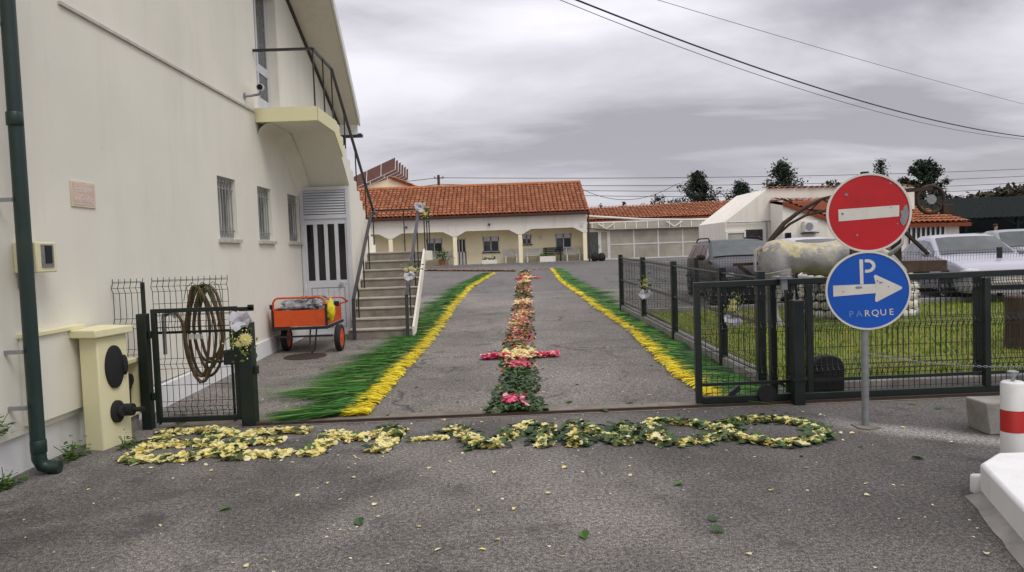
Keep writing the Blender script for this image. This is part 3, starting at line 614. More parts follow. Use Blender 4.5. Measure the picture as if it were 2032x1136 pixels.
for k, (cx, w, zb, zt) in enumerate(((-3.06, .12, .46, 1.36), (-3.05, .15, .40, 1.35), (-2.98, .13, .52, 1.34), (-2.96, .11, .62, 1.33), (-3.02, .17, .44, 1.37), (-2.99, .16, .58, 1.36))):
    pts = []
    for i in range(28):
        a = 2 * math.pi * i / 28; s_ = math.sin(a); pts.append((cx + w * math.cos(a) * (1 - .25 * max(0, s_)) + .01 * math.sin(3 * a + k), 7.27 + .022 * k + .01 * math.sin(a * 2 + k), (zt + zb) / 2 + (zt - zb) / 2 * s_))
    m.tube(pts, .015, 8, closed=True)
m.tube([(-3.34, 7.2, 1.08), (-3.3, 7.2, 1.11), (-3.22, 7.2, 1.1), (-3.18, 7.21, 1.0), (-3.15, 7.22, .75), (-3.10, 7.23, .48), (-3.05, 7.24, .4), (-3.0, 7.25, .43), (-2.96, 7.26, .55)], .015, 8).build('coil', 'hose', t, 60)
MB().tube([(-3.36, 7.2, .7), (-3.36, 7.2, 1.08), (-3.33, 7.2, 1.11), (-3.26, 7.2, 1.11), (-3.24, 7.2, 1.06)], .018, 8).build('tap_pipe', 'steel', t)
m = MB()
for k in range(3): m.tube([(-3.15 + .1 * k, 7.2, 1.22), (-3.12 + .1 * k, 7.2, 1.35), (-3.06 + .1 * k, 7.2, 1.4), (-3.0 + .1 * k, 7.2, 1.36), (-2.98 + .1 * k, 7.2, 1.2)], .004, 5)
m.build('green_tie', 'leafy', t)
MB().box(-3.13, -2.99, 7.2, 7.205, .84, .89).build('paper_tag', 'white', t)
# side fence along the driveway
t = thing('side_fence', 'dark green mesh fence with square posts along the right edge of the drive', 'fence', (2.7, 12, 0))
PP = [(2.60, 16.2), (2.67, 14.0), (2.70, 11.6), (2.75, 9.2), (2.82, 8.02)]
for i, (x_, y_) in enumerate(PP): MB().box(x_ - .045, x_ + .045, y_ - .045, y_ + .045, gz(y_) - .02, gz(y_) + 1.26).build('post', 'green', t, bevel=.004)
for a, b in zip(PP, PP[1:]):
    m = MB(); wire_panel(m, a, b, .13, 1.22, [.25, .72, 1.12], .055, .003, rise=True); m.build('wire_mesh', 'green', t, fix=False, kind='stuff')
    m = MB()
    for z in (.15, .70, 1.19): m.tube([(a[0] - .02, a[1], gz(a[1]) + z), (b[0] - .02, b[1], gz(b[1]) + z)], .012, 5)
    m.build('rail', 'green', t)
# fence on the far side of the lawn by the cars
t = thing('lawn_fence', 'dark green mesh fence between the lawn and the parked cars', 'fence', (6, 15.6, .15))
QQ = [(2.62, 16.3), (4.15, 15.7), (6.3, 15.6), (8.4, 15.55), (10.6, 15.5), (12.6, 15.45)]
for x_, y_ in QQ[1:]: MB().box(x_ - .04, x_ + .04, y_ - .04, y_ + .04, gz(y_) - .02, gz(y_) + 1.15).build('post', 'green', t, bevel=.004)
for a, b in zip(QQ, QQ[1:]):
    m = MB(); wire_panel(m, a, b, .05, 1.13, [.2, .65, 1.05], .06, .0032, rise=True); m.build('wire_mesh', 'green', t, fix=False, kind='stuff')
# sliding gate
t = thing('sliding_gate', 'long dark green sliding mesh gate standing open on the right', 'gate', (3.5, 7.15, 0))
zt = 1.19
MB().box(1.86, 1.92, 7.13, 7.19, .02, zt - .03).build('end_post', 'green', t, bevel=.004)
MB().beam((1.86, 7.16, zt), (7.2, 7.2, zt + .02), .06, .06).build('top_rail', 'green', t, bevel=.005)
MB().beam((1.92, 7.16, .05), (7.2, 7.2, .06), .06, .07).build('bottom_rail', 'green', t, bevel=.005)
MB().beam((1.92, 7.17, .20), (7.2, 7.21, .22), .03, .03).build('lower_rail', 'green', t)
for x_ in (3.0, 4.77, 6.6): MB().box(x_ - .03, x_ + .03, 7.14, 7.2, .085, zt - .03).build('upright', 'green', t, bevel=.004)
m = MB(); wire_panel(m, (1.92, 7.19), (7.2, 7.23), .08, zt, [.3, .75, 1.08], .055, .0034); m.build('wire_mesh', 'green', t, fix=False, kind='stuff')
MB().beam((2.2, 7.185, .085), (2.3, 7.185, .16), .05, .05).build('stop_lug', 'green', t)
MB().lathe([(.09, -.02), (.09, .02)], (2.55, 7.12, .10), 18, 'y').build('roller', 'rubber', t)
t = thing('gate_guide_post', 'thick dark green post holding the sliding gate next to the sign', 'post', (2.83, 7.0, 0))
MB().box(2.77, 2.88, 6.98, 7.09, -.02, 1.02).build('post', 'green', t, bevel=.006); MB().box(2.66, 2.72, 7.28, 7.36, -.02, 1.2).build('rear_post', 'green', t, bevel=.005)
MB().box(2.68, 2.80, 7.05, 7.3, 1.225, 1.25).box(2.7, 2.76, 7.08, 7.12, 1.12, 1.28).build('guide_bracket', 'steel', t); MB().box(2.755, 2.895, 6.965, 7.105, .24, .27).build('collar', 'green', t)
t = thing('second_fence', 'fixed mesh fence standing just behind the sliding gate', 'fence', (4.5, 7.45, 0))
m = MB(); wire_panel(m, (2.95, 7.47), (7.6, 7.52), .12, 1.16, [.3, .7, 1.06], .055, .003); m.build('wire_mesh', 'green', t, fix=False, kind='stuff')
for x_ in (2.93, 4.9, 7.4): MB().box(x_ - .03, x_ + .03, 7.48, 7.54, 0, 1.2).build('post', 'green', t, bevel=.004)
t = thing('gate_motor', 'dark rounded gate motor housing on the ground behind the sliding gate', 'motor', (3.24, 7.36, 0))
MB().py([(3.09, .06), (3.41, .06), (3.41, .33), (3.37, .39), (3.30, .42), (3.20, .42), (3.13, .39), (3.09, .33)], 7.3, 7.42).build('housing', 'rubber', t, bevel=.012)
for i in range(4): MB().box(3.10, 3.20, 7.29, 7.3, .26 + i * .03, .27 + i * .03).build('vent_slot', 'blackm', t)
MB().box(3.05, 3.45, 7.28, 7.43, -.01, .06).build('base', 'conc2', t)
# ================================================================== SIGN POST
t = thing('sign_post', 'grey steel pole with a red no entry disc above a blue parking disc', 'road sign', (3.03, 6.1, 0))
MB().tube([(3.02, 6.1, -.02), (3.03, 6.11, 1.0), (3.05, 6.12, 2.13)], .03, 14).build('pole', 'steel', t)
MB().tube([(3.05, 6.12, 2.12), (3.05, 6.12, 2.15)], .034, 14).build('pole_cap', 'rubber', t)
SA = math.radians(14)
def sgn(cx, cz, lean=.0):
    c = Vector((cx, 6.075, cz)); ux = Vector((math.cos(SA), -math.sin(SA), 0)); nz = Vector((-math.sin(SA), -math.cos(SA), 0)); uz = Vector((0, 0, 1))
    return lambda u, v, w=0: tuple(c + ux * (u * math.cos(lean) - v * math.sin(lean)) + uz * (u * math.sin(lean) + v * math.cos(lean)) + nz * w)
def ring(mb, F, r0, r1, w0, w1, n=56):
    v = [F(r * math.cos(2 * math.pi * k / n), r * math.sin(2 * math.pi * k / n), w) for r, w in ((r0, w0), (r0, w1), (r1, w1), (r1, w0)) for k in range(n)]
    mb.add(v, [(a * n + k, a * n + (k + 1) % n, ((a + 1) % 4) * n + (k + 1) % n, ((a + 1) % 4) * n + k) for a in range(4) for k in range(n)])
def plate(mb, F, pts, w0, w1): mb.prism(pts, lambda a, b: F(a, b, w0), lambda a, b: F(a, b, w1))
def circ(r, n=56): return [(r * math.cos(2 * math.pi * k / n), r * math.sin(2 * math.pi * k / n)) for k in range(n)]
F = sgn(3.055, 1.806)
m = MB(); plate(m, F, circ(.318), 0, .006); d_ = m.build('no_entry_disc', 'signred', t)
m = MB(); ring(m, F, .311, .328, -.008, .012); m.build('rim', 'signwhite', d_)
m = MB(); plate(m, F, [(-.232, -.062), (.232, -.04), (.234, .052), (-.234, .038)], .006, .008); m.build('white_bar', 'signwhite', d_)
m = MB(); plate(m, F, [(.305, -.02), (.29, .055), (.268, .04), (.262, .012), (.24, .0), (.25, -.035), (.236, -.07), (.25, -.105), (.262, -.12), (.282, -.10)], .0085, .0105); m.build('worn_patch', 'steel', d_)
for u, v, r_ in ((-.17, .16, .014), (.17, .235, .008), (.22, -.10, .007), (-.09, -.18, .009), (-.2, .0, .012), (.17, .04, .005)):
    m = MB(); plate(m, F, [(u + a * U(.6, 1.3), v + b * U(.6, 1.3)) for a, b in circ(r_, 9)], .0085, .0095); m.build('chip', 'steel', d_)
F = sgn(3.04, 1.157)
m = MB(); plate(m, F, circ(.318), 0, .006); d_ = m.build('parking_disc', 'signblue', t)
m = MB(); ring(m, F, .315, .330, -.008, .012); m.build('rim', 'signwhite', d_)
AR = [(-.268, -.045), (.062, -.022), (.055, -.085), (.065, -.098), (.255, .006), (.264, .017), (.258, .028), (.06, .132), (.048, .12), (.062, .055), (-.27, .048)]
m = MB(); plate(m, F, AR, .006, .008); m.build('arrow', 'signwhite', d_)
m = MB(); plate(m, F, [(-.058, .055), (-.032, .055), (-.034, .262), (-.062, .262)], .006, .008); m.build('letter_p_stem', 'signwhite', d_)
k_ = [(.0 + .062 * math.cos(a), .206 + .056 * math.sin(a)) for a in [math.pi / 2 - i * math.pi / 12 for i in range(13)]]; k2 = [(.0 + .036 * math.cos(a), .206 + .031 * math.sin(a)) for a in [-math.pi / 2 + i * math.pi / 12 for i in range(13)]]
m = MB(); plate(m, F, [(-.02, .262)] + k_ + [(-.02, .15), (-.02, .175)] + k2 + [(-.02, .237)], .006, .008); m.build('letter_p_bowl', 'signwhite', d_)
for u, v, a_, b_ in ((-.07, .028, .03, .012), (.1, .065, .016, .008), (.075, .08, .01, .006), (-.19, -.005, .006, .005), (.16, .03, .006, .005)):
    m = MB(); plate(m, F, [(u + a * a_ * U(.7, 1.2), v + b * b_ * U(.7, 1.2)) for a, b in circ(1, 11)], .0085, .0095); m.build('chip', 'steel', d_)
F2 = sgn(3.04, 1.157, .05)
for i, ch in enumerate('PARQUE'): ltext(ch, .075, .0008, lambda u, v, w, i=i: F2(-.14 + i * .062 + u, -.215 + v, .0075 + w), 'lettering', 'faded' if i < 2 else 'signwhite', d_)
for z in (1.62, 1.98, .97, 1.34): MB().box(3.0, 3.09, 6.092, 6.15, z, z + .03).build('clamp', 'steel', t)
MB().pz([(2.93 + .1 * math.cos(a) * U(.7, 1.2) + .09, 6.09 + .12 * math.sin(a) * U(.6, 1.2)) for a in [i * .6283 for i in range(10)]], -.01, .012).build('footing', 'threshold', t)
# chain from the pole towards the right
t = thing('chain', 'thin metal chain hung between the sign pole and the right', 'chain', (3.5, 5.9, .55))
NL = 64; P0, P1 = Vector((3.06, 6.1, .62)), Vector((4.35, 5.5, .58))
for i in range(NL):
    s_ = (i + .5) / NL; c = P0.lerp(P1, s_); c.z -= .06 * 4 * s_ * (1 - s_); d = (P1 - P0).normalized(); o_ = Vector((0, 0, 1)) if i % 2 else Vector((d.y, -d.x, 0))
    pts = [c + d * .014 * math.cos(a) + o_ * .007 * math.sin(a) for a in [k * math.pi / 4 for k in range(8)]]
    MB().tube(pts, .0022, 4, closed=True).build('link', 'steel', t, fix=False)
# bollard, kerb block, concrete block on the right
t = thing('bollard', 'white bollard with a red band behind the white kerb', 'bollard', (3.44, 4.9, 0))
MB().lathe([(.074, -.02), (.074, .565), (.07, .58), (.06, .588)], (3.44, 4.9, 0), 26).build('post', 'white', t, 30)
MB().lathe([(.0755, .245), (.0755, .395)], (3.44, 4.9, 0), 26).build('red_band', 'redband', t, 30)
MB().lathe([(.012, .588), (.016, .62), (.034, .64), (.036, .655), (.02, .662)], (3.44, 4.9, 0), 16).build('knob', 'steel', t, 30)
t = thing('white_kerb_block', 'big white painted kerb block in the lower right corner', 'kerb', (3.0, 3.9, 0))
MB().pz([(2.86, 4.36), (2.59, 3.62), (2.30, 2.8), (3.2, 2.6), (3.9, 4.3), (3.62, 4.55), (3.1, 4.56)], -.02, .205).build('block', 'wall_white', t, bevel=.02)
MB().pz([(2.865, 4.40), (2.85, 4.43), (2.86, 4.47), (2.95, 4.46), (2.95, 4.4)], -.02, .11).build('end_lump', 'wall_white', t, bevel=.02)
m = MB(); e_ = [(2.87, 4.33), (2.60, 3.6), (2.31, 2.78)]; 
for i in range(14):
    a = i / 14; b = (i + 1) / 14; p = Vector((2.87, 4.33)).lerp(Vector((2.31, 2.78)), a); q_ = Vector((2.87, 4.33)).lerp(Vector((2.31, 2.78)), b)
    wa, wb = .10 + .02 * noise.noise((i * .7 + .3, 0, 0)), .10 + .02 * noise.noise((i * .7 + 1., 0, 0))
    m.add([(p.x + .01, p.y, .05), (q_.x + .01, q_.y, .05), (q_.x - wb, q_.y + .03, .004), (p.x - wa, p.y + .03, .004)], [(0, 1, 2, 3)])
struct('kerb_haunch', m, 'conc2', fix=False)
t = thing('concrete_block', 'small weathered grey concrete block on the tarmac behind the bollard', 'block', (3.85, 5.75, 0))
MB().py([(3.80, 0.0), (4.2, 0.0), (4.2, .25), (3.775, .26)], 5.68, 5.95).build('block', 'conc2', t, bevel=.012)
t = thing('tree_stump', 'dark brown upright log standing on the lawn at the right edge', 'log', (6.8, 9.5, .05))
m = MB(); m.lathe([(.24, 0), (.225, .1), (.215, .4), (.22, .7), (.2, .72)], (6.82, 9.5, .05), 18); m.v = [(x + .02 * noise.noise((x * 9, y * 9, z)), y + .02 * noise.noise((y * 9, x * 9, z)), z) for x, y, z in m.v]; m.build('log', 'wood', t, 30)
# ================================================================== ORANGE CART
t = thing('garden_cart', 'orange two wheeled metal cart parked by the louvred door', 'cart', (-3.2, 11.9, .08))
G0 = .082
x0, x1, ya, yb, z0, z1 = -3.68, -2.86, 11.62, 12.75, G0 + .43, G0 + .72
MB().box(x0, x1, ya, ya + .02, z0, z1 - .03).build('front_panel', 'orange', t, bevel=.004)
MB().box(x0, x1, yb, yb + .02, z0, z1).build('rear_panel', 'orange', t, bevel=.004)
MB().box(x0, x0 + .02, ya + .02, yb, z0, z1).build('side_panel', 'orange', t); MB().box(x1 - .02, x1, ya + .02, yb, z0, z1).build('side_panel', 'orange', t)
MB().box(x0 + .02, x1 - .02, ya + .02, yb, z0, z0 + .02).build('tray_floor', 'orange', t)
ch = MB().box(x0 - .02, x1 + .02, ya - .02, ya, z0 - .05, z0 - .005).box(x0 - .03, x0 - .005, ya - .03, yb + .03, z0 - .05, z0 - .005).box(x1 + .005, x1 + .03, ya - .03, yb + .03, z0 - .05, z0 - .005).beam((x0 - .01, ya + .02, G0 + .27), (x1 + .1, ya + .02, G0 + .27), .03, .03).box(x0 - .03, x0 - .004, ya - .02, ya + .02, z0, z1 + .06).box(x1 + .004, x1 + .03, ya - .02, ya + .02, z0, z1 + .06).build('chassis', 'blackm', t)
MB().tube([(x0, ya, z1 - .02), (x0, ya, z1 + .10), (x0 + .03, ya, z1 + .15), (x0 + .08, ya, z1 + .17), (x1 - .08, ya, z1 + .17), (x1 - .03, ya, z1 + .15), (x1, ya, z1 + .10), (x1, ya, z1 - .02)], .016, 10).build('hoop_handle', 'orange', t, 60)
MB().tube([(x1 + .02, ya + .1, z1 + .13), (x1 + .08, ya + .3, z1 + .14), (x1 + .14, ya + .6, z1 + .12), (x1 + .12, yb, z1 + .02), (x1 - .02, yb, z1 - .02)], .014, 8).build('side_rail', 'orange', t, 60)
m = MB(); m.tube([(-3.12, ya + .05, z0 - .05), (-3.13, ya - .02, G0 + .06), (-3.09, ya - .04, G0 + .012), (-3.05, ya - .02, G0 + .06), (-3.02, ya + .05, z0 - .05)], .013, 8).build('prop_stand', 'blackm', t, 60)
MB().box(x0 - .05, x0 - .004, ya - .03, ya + .03, z1 + .0, z1 + .07).build('grip_block', 'rubber', t); MB().box(x1 + .1, x1 + .17, ya + .2, ya + .26, z1 + .0, z1 + .08).build('grip_block', 'rubber', t)
def wheel(cx, cy, cz, r, w, parent, rimmat, n=26, yax=False, tw=.75):
    wv = MB().lathe([(r * tw, -w / 2), (r * .95, -w / 2), (r, -w * .3), (r, w * .3), (r * .95, w / 2), (r * tw, w / 2), (r * tw, -w / 2)], (cx, cy, cz), n, 'x').build('wheel', 'rubber', parent, 40)
    MB().lathe([(r * tw, -w * .42), (r * tw * .95, -w * .42), (r * tw * .85, -w * .2), (r * .22, -w * .25), (r * .2, -w * .5), (.01, -w * .5), (.01, w * .5), (r * .2, w * .5), (r * .22, w * .25), (r * tw * .85, w * .2), (r * tw * .95, w * .42), (r * tw, w * .42)], (cx, cy, cz), n, 'x').build('rim', rimmat, wv, 40)
    return wv
wheel(x0 + .06, 12.05, G0 + .2, .2, .09, t, 'orange'); wheel(x1 + .17, 11.8, G0 + .215, .215, .085, t, 'orange')
t = thing('debris_sacks', 'crumpled grey tarpaulin heaped in the orange cart', 'tarpaulin', (-3.3, 12, .8))
m = MB(); m.blob((-3.37, 11.98, z1), (.28, .3, .13), 26, 16, .5).build('tarpaulin', 'sack', t, 25)
m = MB(); m.blob((-3.02, 12.02, z1), (.2, .32, .12), 24, 14, .6).build('tarpaulin', 'sack', t, 25)
m = MB()
for i in range(60): petal(m, (U(-3.45, -2.95), U(11.8, 12.3), z1 + U(.1, .16)), .07, .035, U(0, 6.28), U(-.4, .4), .2)
m.build('twigs', 'darkleaf', t, 0, fix=False, kind='stuff')
m = MB(); m.blob((-2.80, 11.72, z1 - .05), (.075, .1, .16), 14, 10, .4); tag(m.build('yellow_bag', 'yellowbag'), 'yellow plastic bag hanging on the cart corner', 'bag')
t = thing('manhole_cover', 'round dark iron manhole cover in front of the orange cart', 'manhole cover', (-3.16, 11.35, .07))
m = MB(); m.lathe([(.33, -.03), (.33, .006), (.3, .009), (.05, .009)], (-3.12, 11.3, gz(11.3)), 30); m.v = [(a, b, c + .018 * (b - 11.3)) for a, b, c in m.v]; m.build('cover', 'rust', t)
# ================================================================== FLOWER CARPETS
def stroke(pts, width, per_m, fn):
    for a, b in zip(pts, pts[1:]):
        L = math.hypot(b[0] - a[0], b[1] - a[1]); dx, dy = (b[0] - a[0]) / L, (b[1] - a[1]) / L
        for i in range(int(L * per_m)):
            s_ = L * R(); o_ = random.gauss(0, .33) * width; o_ = max(-.75 * width, min(.75 * width, o_))
            fn(a[0] + dx * s_ - dy * o_, a[1] + dy * s_ + dx * o_, o_ / width)
def arc(cx, cy, rx, ry, a0, a1, n=14): return [(cx + rx * math.cos(a0 + (a1 - a0) * i / n), cy + ry * math.sin(a0 + (a1 - a0) * i / n)) for i in range(n + 1)]
LET = [('B', 'first letter B of the petal greeting by the yellow pillar', [[(-3.10, 5.87), (-3.2, 6.82)], [(-3.2, 6.82), (-2.72, 6.84), (-2.58, 6.66), (-2.72, 6.42)], [(-3.12, 6.36), (-2.65, 6.36), (-2.44, 6.15), (-2.52, 5.93), (-3.08, 5.87)]], .15, .12),
       ('E', 'petal letter E second in the greeting on the tarmac', [[(-2.33, 5.88), (-2.36, 6.68)], [(-2.36, 6.70), (-1.84, 6.66)], [(-2.33, 6.32), (-1.98, 6.30)], [(-2.33, 5.88), (-1.78, 5.92)]], .14, .12),
       ('M', 'petal letter M third in the greeting before the dash', [[(-1.62, 5.82), (-1.58, 6.55), (-1.32, 6.28), (-1.02, 6.62), (-1.08, 5.84)]], .15, .14),
       ('V', 'petal letter V just after the dash', [[(-.53, 6.6), (-.19, 5.86), (.2, 6.62)]], .13, .4),
       ('I', 'petal letter I as a single short bar after the V', [[(.33, 6.5), (.27, 5.82)]], .12, .6),
       ('N', 'leafy petal letter N in the middle right of the greeting', [[(.54, 5.8), (.58, 6.5), (.93, 5.82), (1.03, 6.45)]], .12, .8),
       ('D', 'petal letter D second to last in the greeting', [[(1.27, 6.48), (1.19, 5.84)], [(1.25, 6.5)] + arc(1.3, 6.13, .48, .36, 1.4, -1.4) + [(1.19, 5.8)]], .11, .55),
       ('O', 'last petal letter O near the sign pole', [arc(2.2, 6.05, .37, .40, 0, 6.283, 22)], .11, .6)]
for ch, lab, strokes, w, leafr in LET:
    c = strokes[0][0]; t = thing('petal_letter', lab, 'flower letter', (c[0], c[1], 0), 'petal letters spelling a welcome before the gate')
    a, b = MB(), MB()
    for s_ in strokes:
        stroke(s_, w * .88, 480, lambda x, y, o: flake(a, x, y, U(.005, .038) * (1 - abs(o) * .8), U(.045, .07), .8, .5))
        stroke(s_, w * (1.5 if leafr > .3 else 1.0), 25 + 210 * leafr, lambda x, y, o: flake(b, x, y, U(.003, .014) if R() < .6 else U(.02, .045), .095, .6, .4))
    a.build('petals', 'petal', t, 0, fix=False, kind='stuff'); b.build('leaves', 'darkleaf', t, 0, fix=False, kind='stuff')
t = thing('petal_dash', 'short petal dash between the letters M and V', 'flower letter', (-.7, 6.2, 0))
a = MB(); stroke([(-.87, 6.2), (-.53, 6.22)], .06, 300, lambda x, y, o: flake(a, x, y, U(.004, .03), .045)); a.build('petals', 'petal', t, 0, fix=False, kind='stuff')
a = MB(); stroke([(-.88, 6.19), (-.84, 6.2)], .06, 100, lambda x, y, o: flake(a, x, y, U(.004, .03), .06)); a.build('leaves', 'darkleaf', t, 0, fix=False, kind='stuff')
# centre line of petals and leaves
CL = [(7.05, .06), (7.6, .09), (9, .12), (10.9, .16), (14.8, .33), (19.1, .47), (26.3, .72), (33.5, .98)]
def interp(tab, y):
    for (a, p), (b, q) in zip(tab, tab[1:]):
        if y <= b: s_ = max(0, (y - a) / (b - a)); return p + (q - p) * s_
    return tab[-1][1]
t = thing('flower_path', 'long trail of leaves and petals down the middle of the drive', 'flower carpet', (.1, 7.1, 0))
lf, op, pk, cr = MB(), MB(), MB(), MB()
for i in range(6500):
    y = 7.08 + 26.2 * R() ** 1.7; xc = interp(CL, y) + .05 * noise.noise((y * 1.3, 0, 0)); hw = .2 + .05 * noise.noise((y * .9, 4, 0)) + (.05 if y < 7.6 else 0)
    o_ = max(-1.25, min(1.25, random.gauss(0, .52))); x = xc + o_ * hw; h_ = U(.003, .055) * max(.15, 1 - abs(o_) * .8)
    s_ = .06 + .012 * (y > 12) + .01 * (y > 20); sel = noise.noise((y * .55, 9, x * 1.5)) + U(-.35, .35)
    if y < 10.3: flake(lf if sel < .42 else op, x, y, h_, s_ * 1.15, .62, .6)
    elif sel < -.08: flake(lf, x, y, h_, s_, .65, .6)
    elif sel < .28: flake(op, x, y, h_, s_, .8, .6)
    elif sel < .40: flake(pk, x, y, h_, s_, .8, .6)
    else: flake(cr, x, y, h_, s_, .8, .6)
for y0, x0_, n_ in ((7.5, .06, 70), (9.7, .14, 40)):
    for i in range(n_): flake(pk, x0_ + random.gauss(0, .06), y0 + random.gauss(0, .09), U(.03, .07), .06, .8, .6)
for nm, mb_, mt in (('leaves', lf, 'darkleaf'), ('orange_petals', op, 'orangep'), ('pink_petals', pk, 'pink'), ('cream_petals', cr, 'petal')): mb_.build(nm, mt, t, 0, fix=False, kind='stuff')
def cross(cx, cy, hw, label, n_):
    t = thing('petal_cross', label, 'flower cross', (cx, cy, gz(cy)))
    a, b = MB(), MB()
    for i in range(n_):
        u = U(-1, 1); w = .06 + .22 * max(0, 1 - abs(u) * 2.4); y = cy + random.gauss(0, .6) * w; flake(a, cx + u * hw, y, U(.02, .07), .06, .85, .6)
    for i in range(n_ // 5): flake(b, cx + random.gauss(0, .11), cy + random.gauss(0, .2), U(.05, .09), .06, .8, .6)
    for i in range(n_ // 12): flake(b, cx + hw * U(-.9, .9), cy + random.gauss(0, .05), U(.05, .08), .05, .8, .6)
    a.build('pink_petals', 'pink', t, 0, fix=False, kind='stuff'); b.build('cream_petals', 'petal', t, 0, fix=False, kind='stuff')
cross(.19, 10.4, .55, 'near cross of pink petals laid over the centre trail', 900); cross(.91, 27.8, .5, 'far small cross of pink petals on the centre trail', 300)
# green and yellow edging strips
def strip(label, edge, side, seed, y1, outw):
    rs = random.Random(seed); t = thing('blade_strip', label, 'flower carpet', (edge[0][1], edge[0][0], 0))
    g_, y_ = MB(), MB()
    def blade(mb, x, y, L, w, ang, z0, z1, dr):
        pts = [0, .3, .65, 1]; dx, dy = side * math.cos(ang), math.sin(ang); nx_, ny_ = -dy, dx; v = []; tl = rs.uniform(-.35, .6) * side
        for s_ in pts:
            c = dr * s_ * s_; px, py = x + dx * L * s_ + nx_ * c, y + dy * L * s_ + ny_ * c; ww = w * (1 - s_) ** .6 if s_ < 1 else .0005
            z = gz(py) + .004 + z0 + (z1 - z0) * s_ + .012 * math.sin(s_ * 3.1); v += [(px - nx_ * ww, py - ny_ * ww, z), (px + nx_ * ww, py + ny_ * ww, z + ww * tl)]
        mb.add(v, [(0, 1, 3, 2), (2, 3, 5, 4), (4, 5, 7, 6)])
    N_ = 7000
    for i in range(N_):
        y = 7.25 + (y1 - 7.25) * rs.random() ** 1.9; x = interp(edge, y) + .04 * noise.noise((y * 2, seed, 0)); far = 1 + max(0, y - 12) * .05; ow = interp(outw, y) * (.92 + .5 * noise.noise((y * 1.6, seed, 3)) + .25 * noise.noise((y * 5, seed, 8)))
        if i % 10 < 7:
            st_ = rs.uniform(.14, .55) * ow; blade(g_, x + side * st_, y, ow * rs.uniform(.3, .75), .0105 * far * rs.uniform(.7, 1.3), rs.gauss(-.03, .24), rs.uniform(.005, .07) * (1 - st_ / ow * .6), rs.uniform(.0, .02), rs.uniform(-.08, .08))
        else: blade(y_, x + side * rs.uniform(-.04, .10), y, rs.uniform(.10, .24), .011 * far * rs.uniform(.7, 1.3), rs.gauss(-.05, .3), rs.uniform(.005, .045), rs.uniform(.01, .06), rs.uniform(-.05, .05))
    g_.build('green_blades', 'blade', t, 0, fix=False, kind='stuff'); y_.build('yellow_blades', 'yblade', t, 0, fix=False, kind='stuff')
strip('left edging of green blades with a yellow inner border', [(7.1, -1.43), (8.3, -1.38), (9.6, -1.36), (11.8, -1.26), (14.4, -1.22), (18.4, -1.24), (24.8, -1.04), (32.2, -.32)], -1, 3, 32.2, [(7, .86), (9, 1.15), (13, .95), (20, .9), (33, .75)])
strip('right edging of green blades with a yellow inner border', [(7.1, 2.08), (8.4, 2.0), (10, 2.04), (12.7, 2.15), (15.6, 2.12), (19.9, 2.05), (25.7, 1.95), (33.6, 2.15)], 1, 5, 33.6, [(7, .85), (9, .82), (13, .74), (18, .78), (21, .9), (34, .6)])
t = thing('petal_border', 'thin faraway line of petals crossing the yard before the house', 'flower carpet', (-2, 34.5, .7))
a, b = MB(), MB(); stroke([(-4.1, 36.3), (.55, 32.9)], .1, 150, lambda x, y, o: flake(a, x, y, U(.01, .06), .09)); stroke([(-4.1, 36.3), (.55, 32.9)], .14, 60, lambda x, y, o: flake(b, x, y, U(.01, .05), .1))
stroke([(1.3, 33.6), (2.1, 33.7)], .06, 40, lambda x, y, o: flake(a, x, y, .02, .08))
a.build('petals', 'orangep', t, 0, fix=False, kind='stuff'); b.build('leaves', 'darkleaf', t, 0, fix=False, kind='stuff')
# loose leaves and petals: the larger ones one by one, the specks as stuff
LP = [(.39, 3.97), (1.2, 3.65), (1.16, 4.14), (1.11, 4.78), (-.17, 3.85), (-1.4, 3.76), (-1.85, 4.65), (-.41, 3.87), (-.09, 3.97), (-.88, 4.62), (-1.3, 5.11), (.24, 4.7), (.01, 4.44), (1.13, 3.96), (2.3, 4.65), (2.35, 3.54), (2.92, 5.14), (3.4, 5.51), (3.84, 6.84), (-.92, 4.31), (-3.02, 5.18), (2.8, 5.88), (-.55, 4.21), (-2.81, 5.67), (-2.29, 5.54), (-1.44, 4.86), (.93, 7.02), (1.24, 7.38), (1.54, 11.08), (2.2, 4.43), (3.28, 6.0), (3.95, 6.62), (.4, 8.02), (.63, 7.49), (1.51, 7.69), (2.07, 5.03), (1.66, 4.59), (-1.14, 5.21), (-.61, 5.38), (-.12, 5.2), (.39, 5.25), (.83, 5.02)]
isleaf = {0, 2, 3, 13, 16, 18, 19, 26, 27, 6, 33, 31}
for i, (x, y) in enumerate(LP):
    m = MB(); big = i in isleaf; L = U(.075, .1) if big else U(.035, .055); petal(m, (0, 0, 0), L, L * .62, U(0, 6.28), U(-.12, .12), U(.1, .35), U(-.3, .3))
    lo = min(v[2] for v in m.v); m.v = [(a, b, c - lo) for a, b, c in m.v]
    o = m.build('fallen_leaf' if big else 'fallen_petal', 'darkleaf' if big and i % 3 else ('leafy' if big else ('pale' if i % 2 else 'petal')), None, 0, fix=False); o.location = (x, y, gz(y) + .005)
    tag(o, 'loose green leaf lying alone on the tarmac' if big else 'loose pale petal lying alone on the tarmac', 'leaf' if big else 'petal', 'single leaves dropped on the tarmac' if big else 'single petals dropped on the tarmac')
a = MB()
for i in range(380):
    y = 3.2 + 9 * R() ** 1.2; x = U(-3.3, 3.2); flake(a, x, y, .003, U(.008, .026), .7, .2)
for i in range(110):
    x = U(-3.3, 2.9); flake(a, x, U(5.35, 7.0), .003, U(.015, .035), .7, .3)
tag(a.build('petal_specks', 'pale', None, 0, fix=False), 'tiny pale petal scraps sprinkled over the tarmac', 'petals', kind='stuff')
a = MB()
for i in range(130):
    y = 5.3 + 6 * R(); x = U(-3.2, 3.0); flake(a, x, y, .003, U(.015, .05), .6, .3)
tag(a.build('leaf_scraps', 'darkleaf', None, 0, fix=False), 'small dark leaf scraps sprinkled over the tarmac', 'leaves', kind='stuff')
